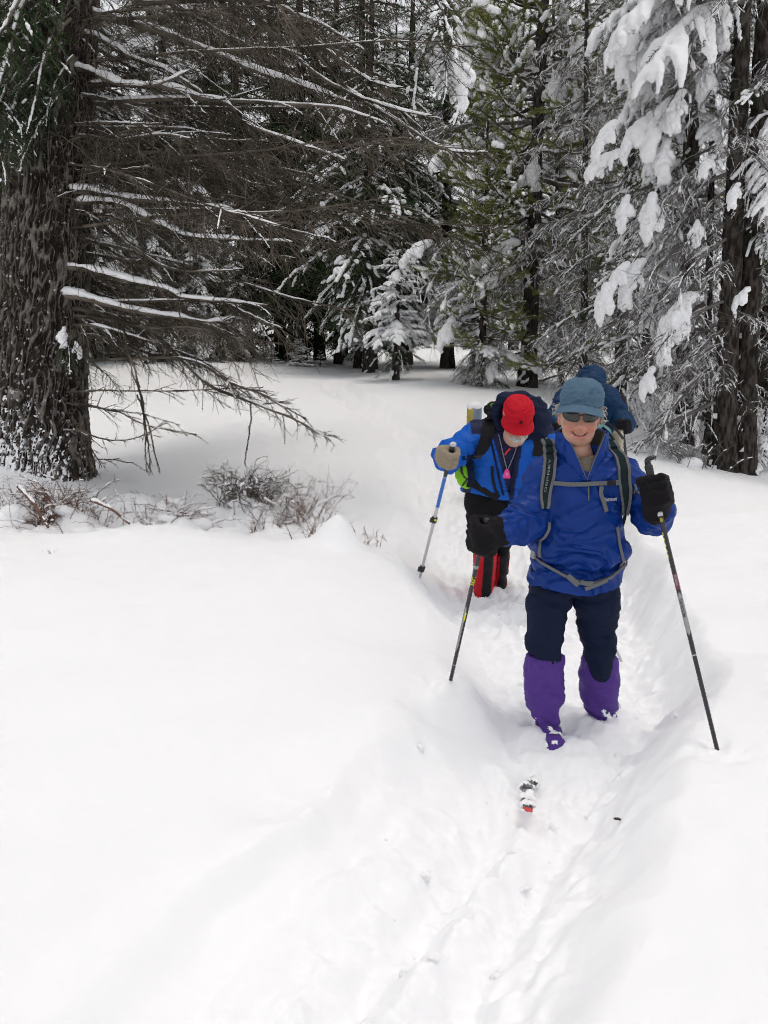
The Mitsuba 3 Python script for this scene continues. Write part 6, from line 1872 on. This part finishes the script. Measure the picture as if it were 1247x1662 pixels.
def build_brush():
    g = 'brush half buried in snow'
    shrub('shrub', 'dead grey-brown bush, a dense ball of twigs, right of the big fir', None, 402, 772, 7.1, 120, .27, .40, 'mat_twig', 3, ((395, 742, 7.0, .05), (380, 748, 7.0, .04), (430, 800, 6.75, .055), (418, 760, 6.95, .04), (455, 765, 6.9, .05)), 1.3, .0034, 4, .10)
    shrub('shrub', 'fine reddish twigs fanning out of the snow right of the dead grey-brown bush', None, 480, 815, 6.7, 46, .34, .36, 'mat_red_twig', 4, ((470, 800, 6.6, .05), (500, 775, 6.7, .03)), .5, .0024, 4, .07)
    shrub('shrub', 'sparse reddish twigs just left of the small snow cone', None, 505, 872, 6.1, 12, .26, .16, 'mat_red_twig', 5, (), .15, .003, 3)
    shrub('shrub', 'thin leafless twigs right of the small snow cone', None, 598, 890, 5.85, 9, .16, .17, 'mat_red_twig', 6, (), .3, .0028, 2)
    shrub('shrub', 'upright reddish twigs between two snow lumps, below the dead grey-brown bush', None, 420, 870, 6.3, 10, .20, .12, 'mat_red_twig', 7, (), .1, .0028, 3)
    shrub('shrub', 'reddish brown brush at the left edge, arching over snow lumps under the big fir', None, 62, 830, 6.75, 110, .30, .46, 'mat_red_twig', 8, ((70, 812, 6.5, .06), (20, 800, 6.6, .07), (100, 790, 6.7, .045), (45, 838, 6.4, .05)), 1.1, .0030, 4, .08)
    shrub('shrub', 'curved brown twigs drooping beside the foot of the big fir', None, 150, 815, 6.8, 34, .22, .34, 'mat_red_twig', 9, ((130, 820, 6.5, .06), (160, 800, 6.6, .05)), 1.2, .0028, 3, .08)
    shrub('shrub', 'few thin twigs standing in the hollow between the big fir and the dead grey-brown bush', None, 240, 822, 6.7, 6, .28, .12, 'mat_twig', 10, (), .1, .003, 2)
    shrub('shrub', 'short dry stalks on the smooth mound at the lower left of the brush', None, 72, 872, 5.25, 6, .07, .10, 'mat_twig', 11, (), .2, .003, 1)
    shrub('shrub', 'low twigs poking from the shaded snow in front of the hanging dead branch', None, 215, 775, 7.6, 7, .12, .22, 'mat_twig', 12, (), .6, .0035, 2)
    shrub('shrub', 'tangle of twigs at the right of the reddish fan, in the dip behind the mound', None, 545, 828, 6.5, 7, .22, .12, 'mat_red_twig', 13, (), .1, .0028, 3)
    shrub('shrub', 'low snow-covered tangle of twigs between the brown stick and the dead grey-brown bush', None, 295, 826, 6.75, 60, .14, .42, 'mat_red_twig', 15, ((270, 820, 6.7, .05), (320, 825, 6.7, .06), (350, 835, 6.6, .05)), 1.2, .0026, 3, .09)
    shrub('shrub', 'scrubby twigs under the two dark trunks on the right', None, 1130, 755, 9.9, 24, .30, .45, 'mat_grey_twig', 14, ((1120, 745, 9.8, .07),), .8, .005, 3)
    for lab, a, b, r in (('brown broken stick leaning out of the reddish brown brush at the left edge', (30, 790, 6.6), (78, 856, 6.2), .014), ('brown broken stick lying on the snow right of the reddish brown brush', (148, 812, 6.4), (210, 850, 6.05), .011)):
        k = thing('stick', lab, 'stick')
        p = spline([at(*a), (np.array(at(*a)) + at(*b)) / 2 + [.01, 0, .02], at(*b)], 10)
        part(k, 'stem', tube(p, np.linspace(r, r * .7, 10), 7), 'mat_red_twig', True)
        s = snow_line(p, r, np.random.default_rng(2), .012, .7, 3)
        if s: part(k, 'snow', s, 'mat_snow_bough', True)
    k = thing('twig', 'tiny dark scrap of twig lying on the trodden snow, right of the ski tip', 'twig')
    c = at(1006, 1289, 2.78); c[2] = H(c[0], 2.78) + .012
    part(k, 'stem', tube([c + [-.012, .01, .0], c + [0, 0, .004], c + [.010, -.004, .002]], [.004, .005, .002], 6), 'mat_twig', True)
    part(k, 'needles', tube([c + [0, 0, .003], c + [.004, -.012, .008]], [.004, .0015], 5), 'mat_twig', True)


build_big_tree()
build_brush()
build_clods()
build_snow()
for key, d in list(scene.items()):   # the loose matter of every bough and far tree
    if d.get('type') == 'instance':
        for name in scene[d['shapes']['id']]:
            if name in ('needles', 'snow', 'branches', 'wood'): labels[f'{key}__{name}'] = {'kind': 'stuff'}
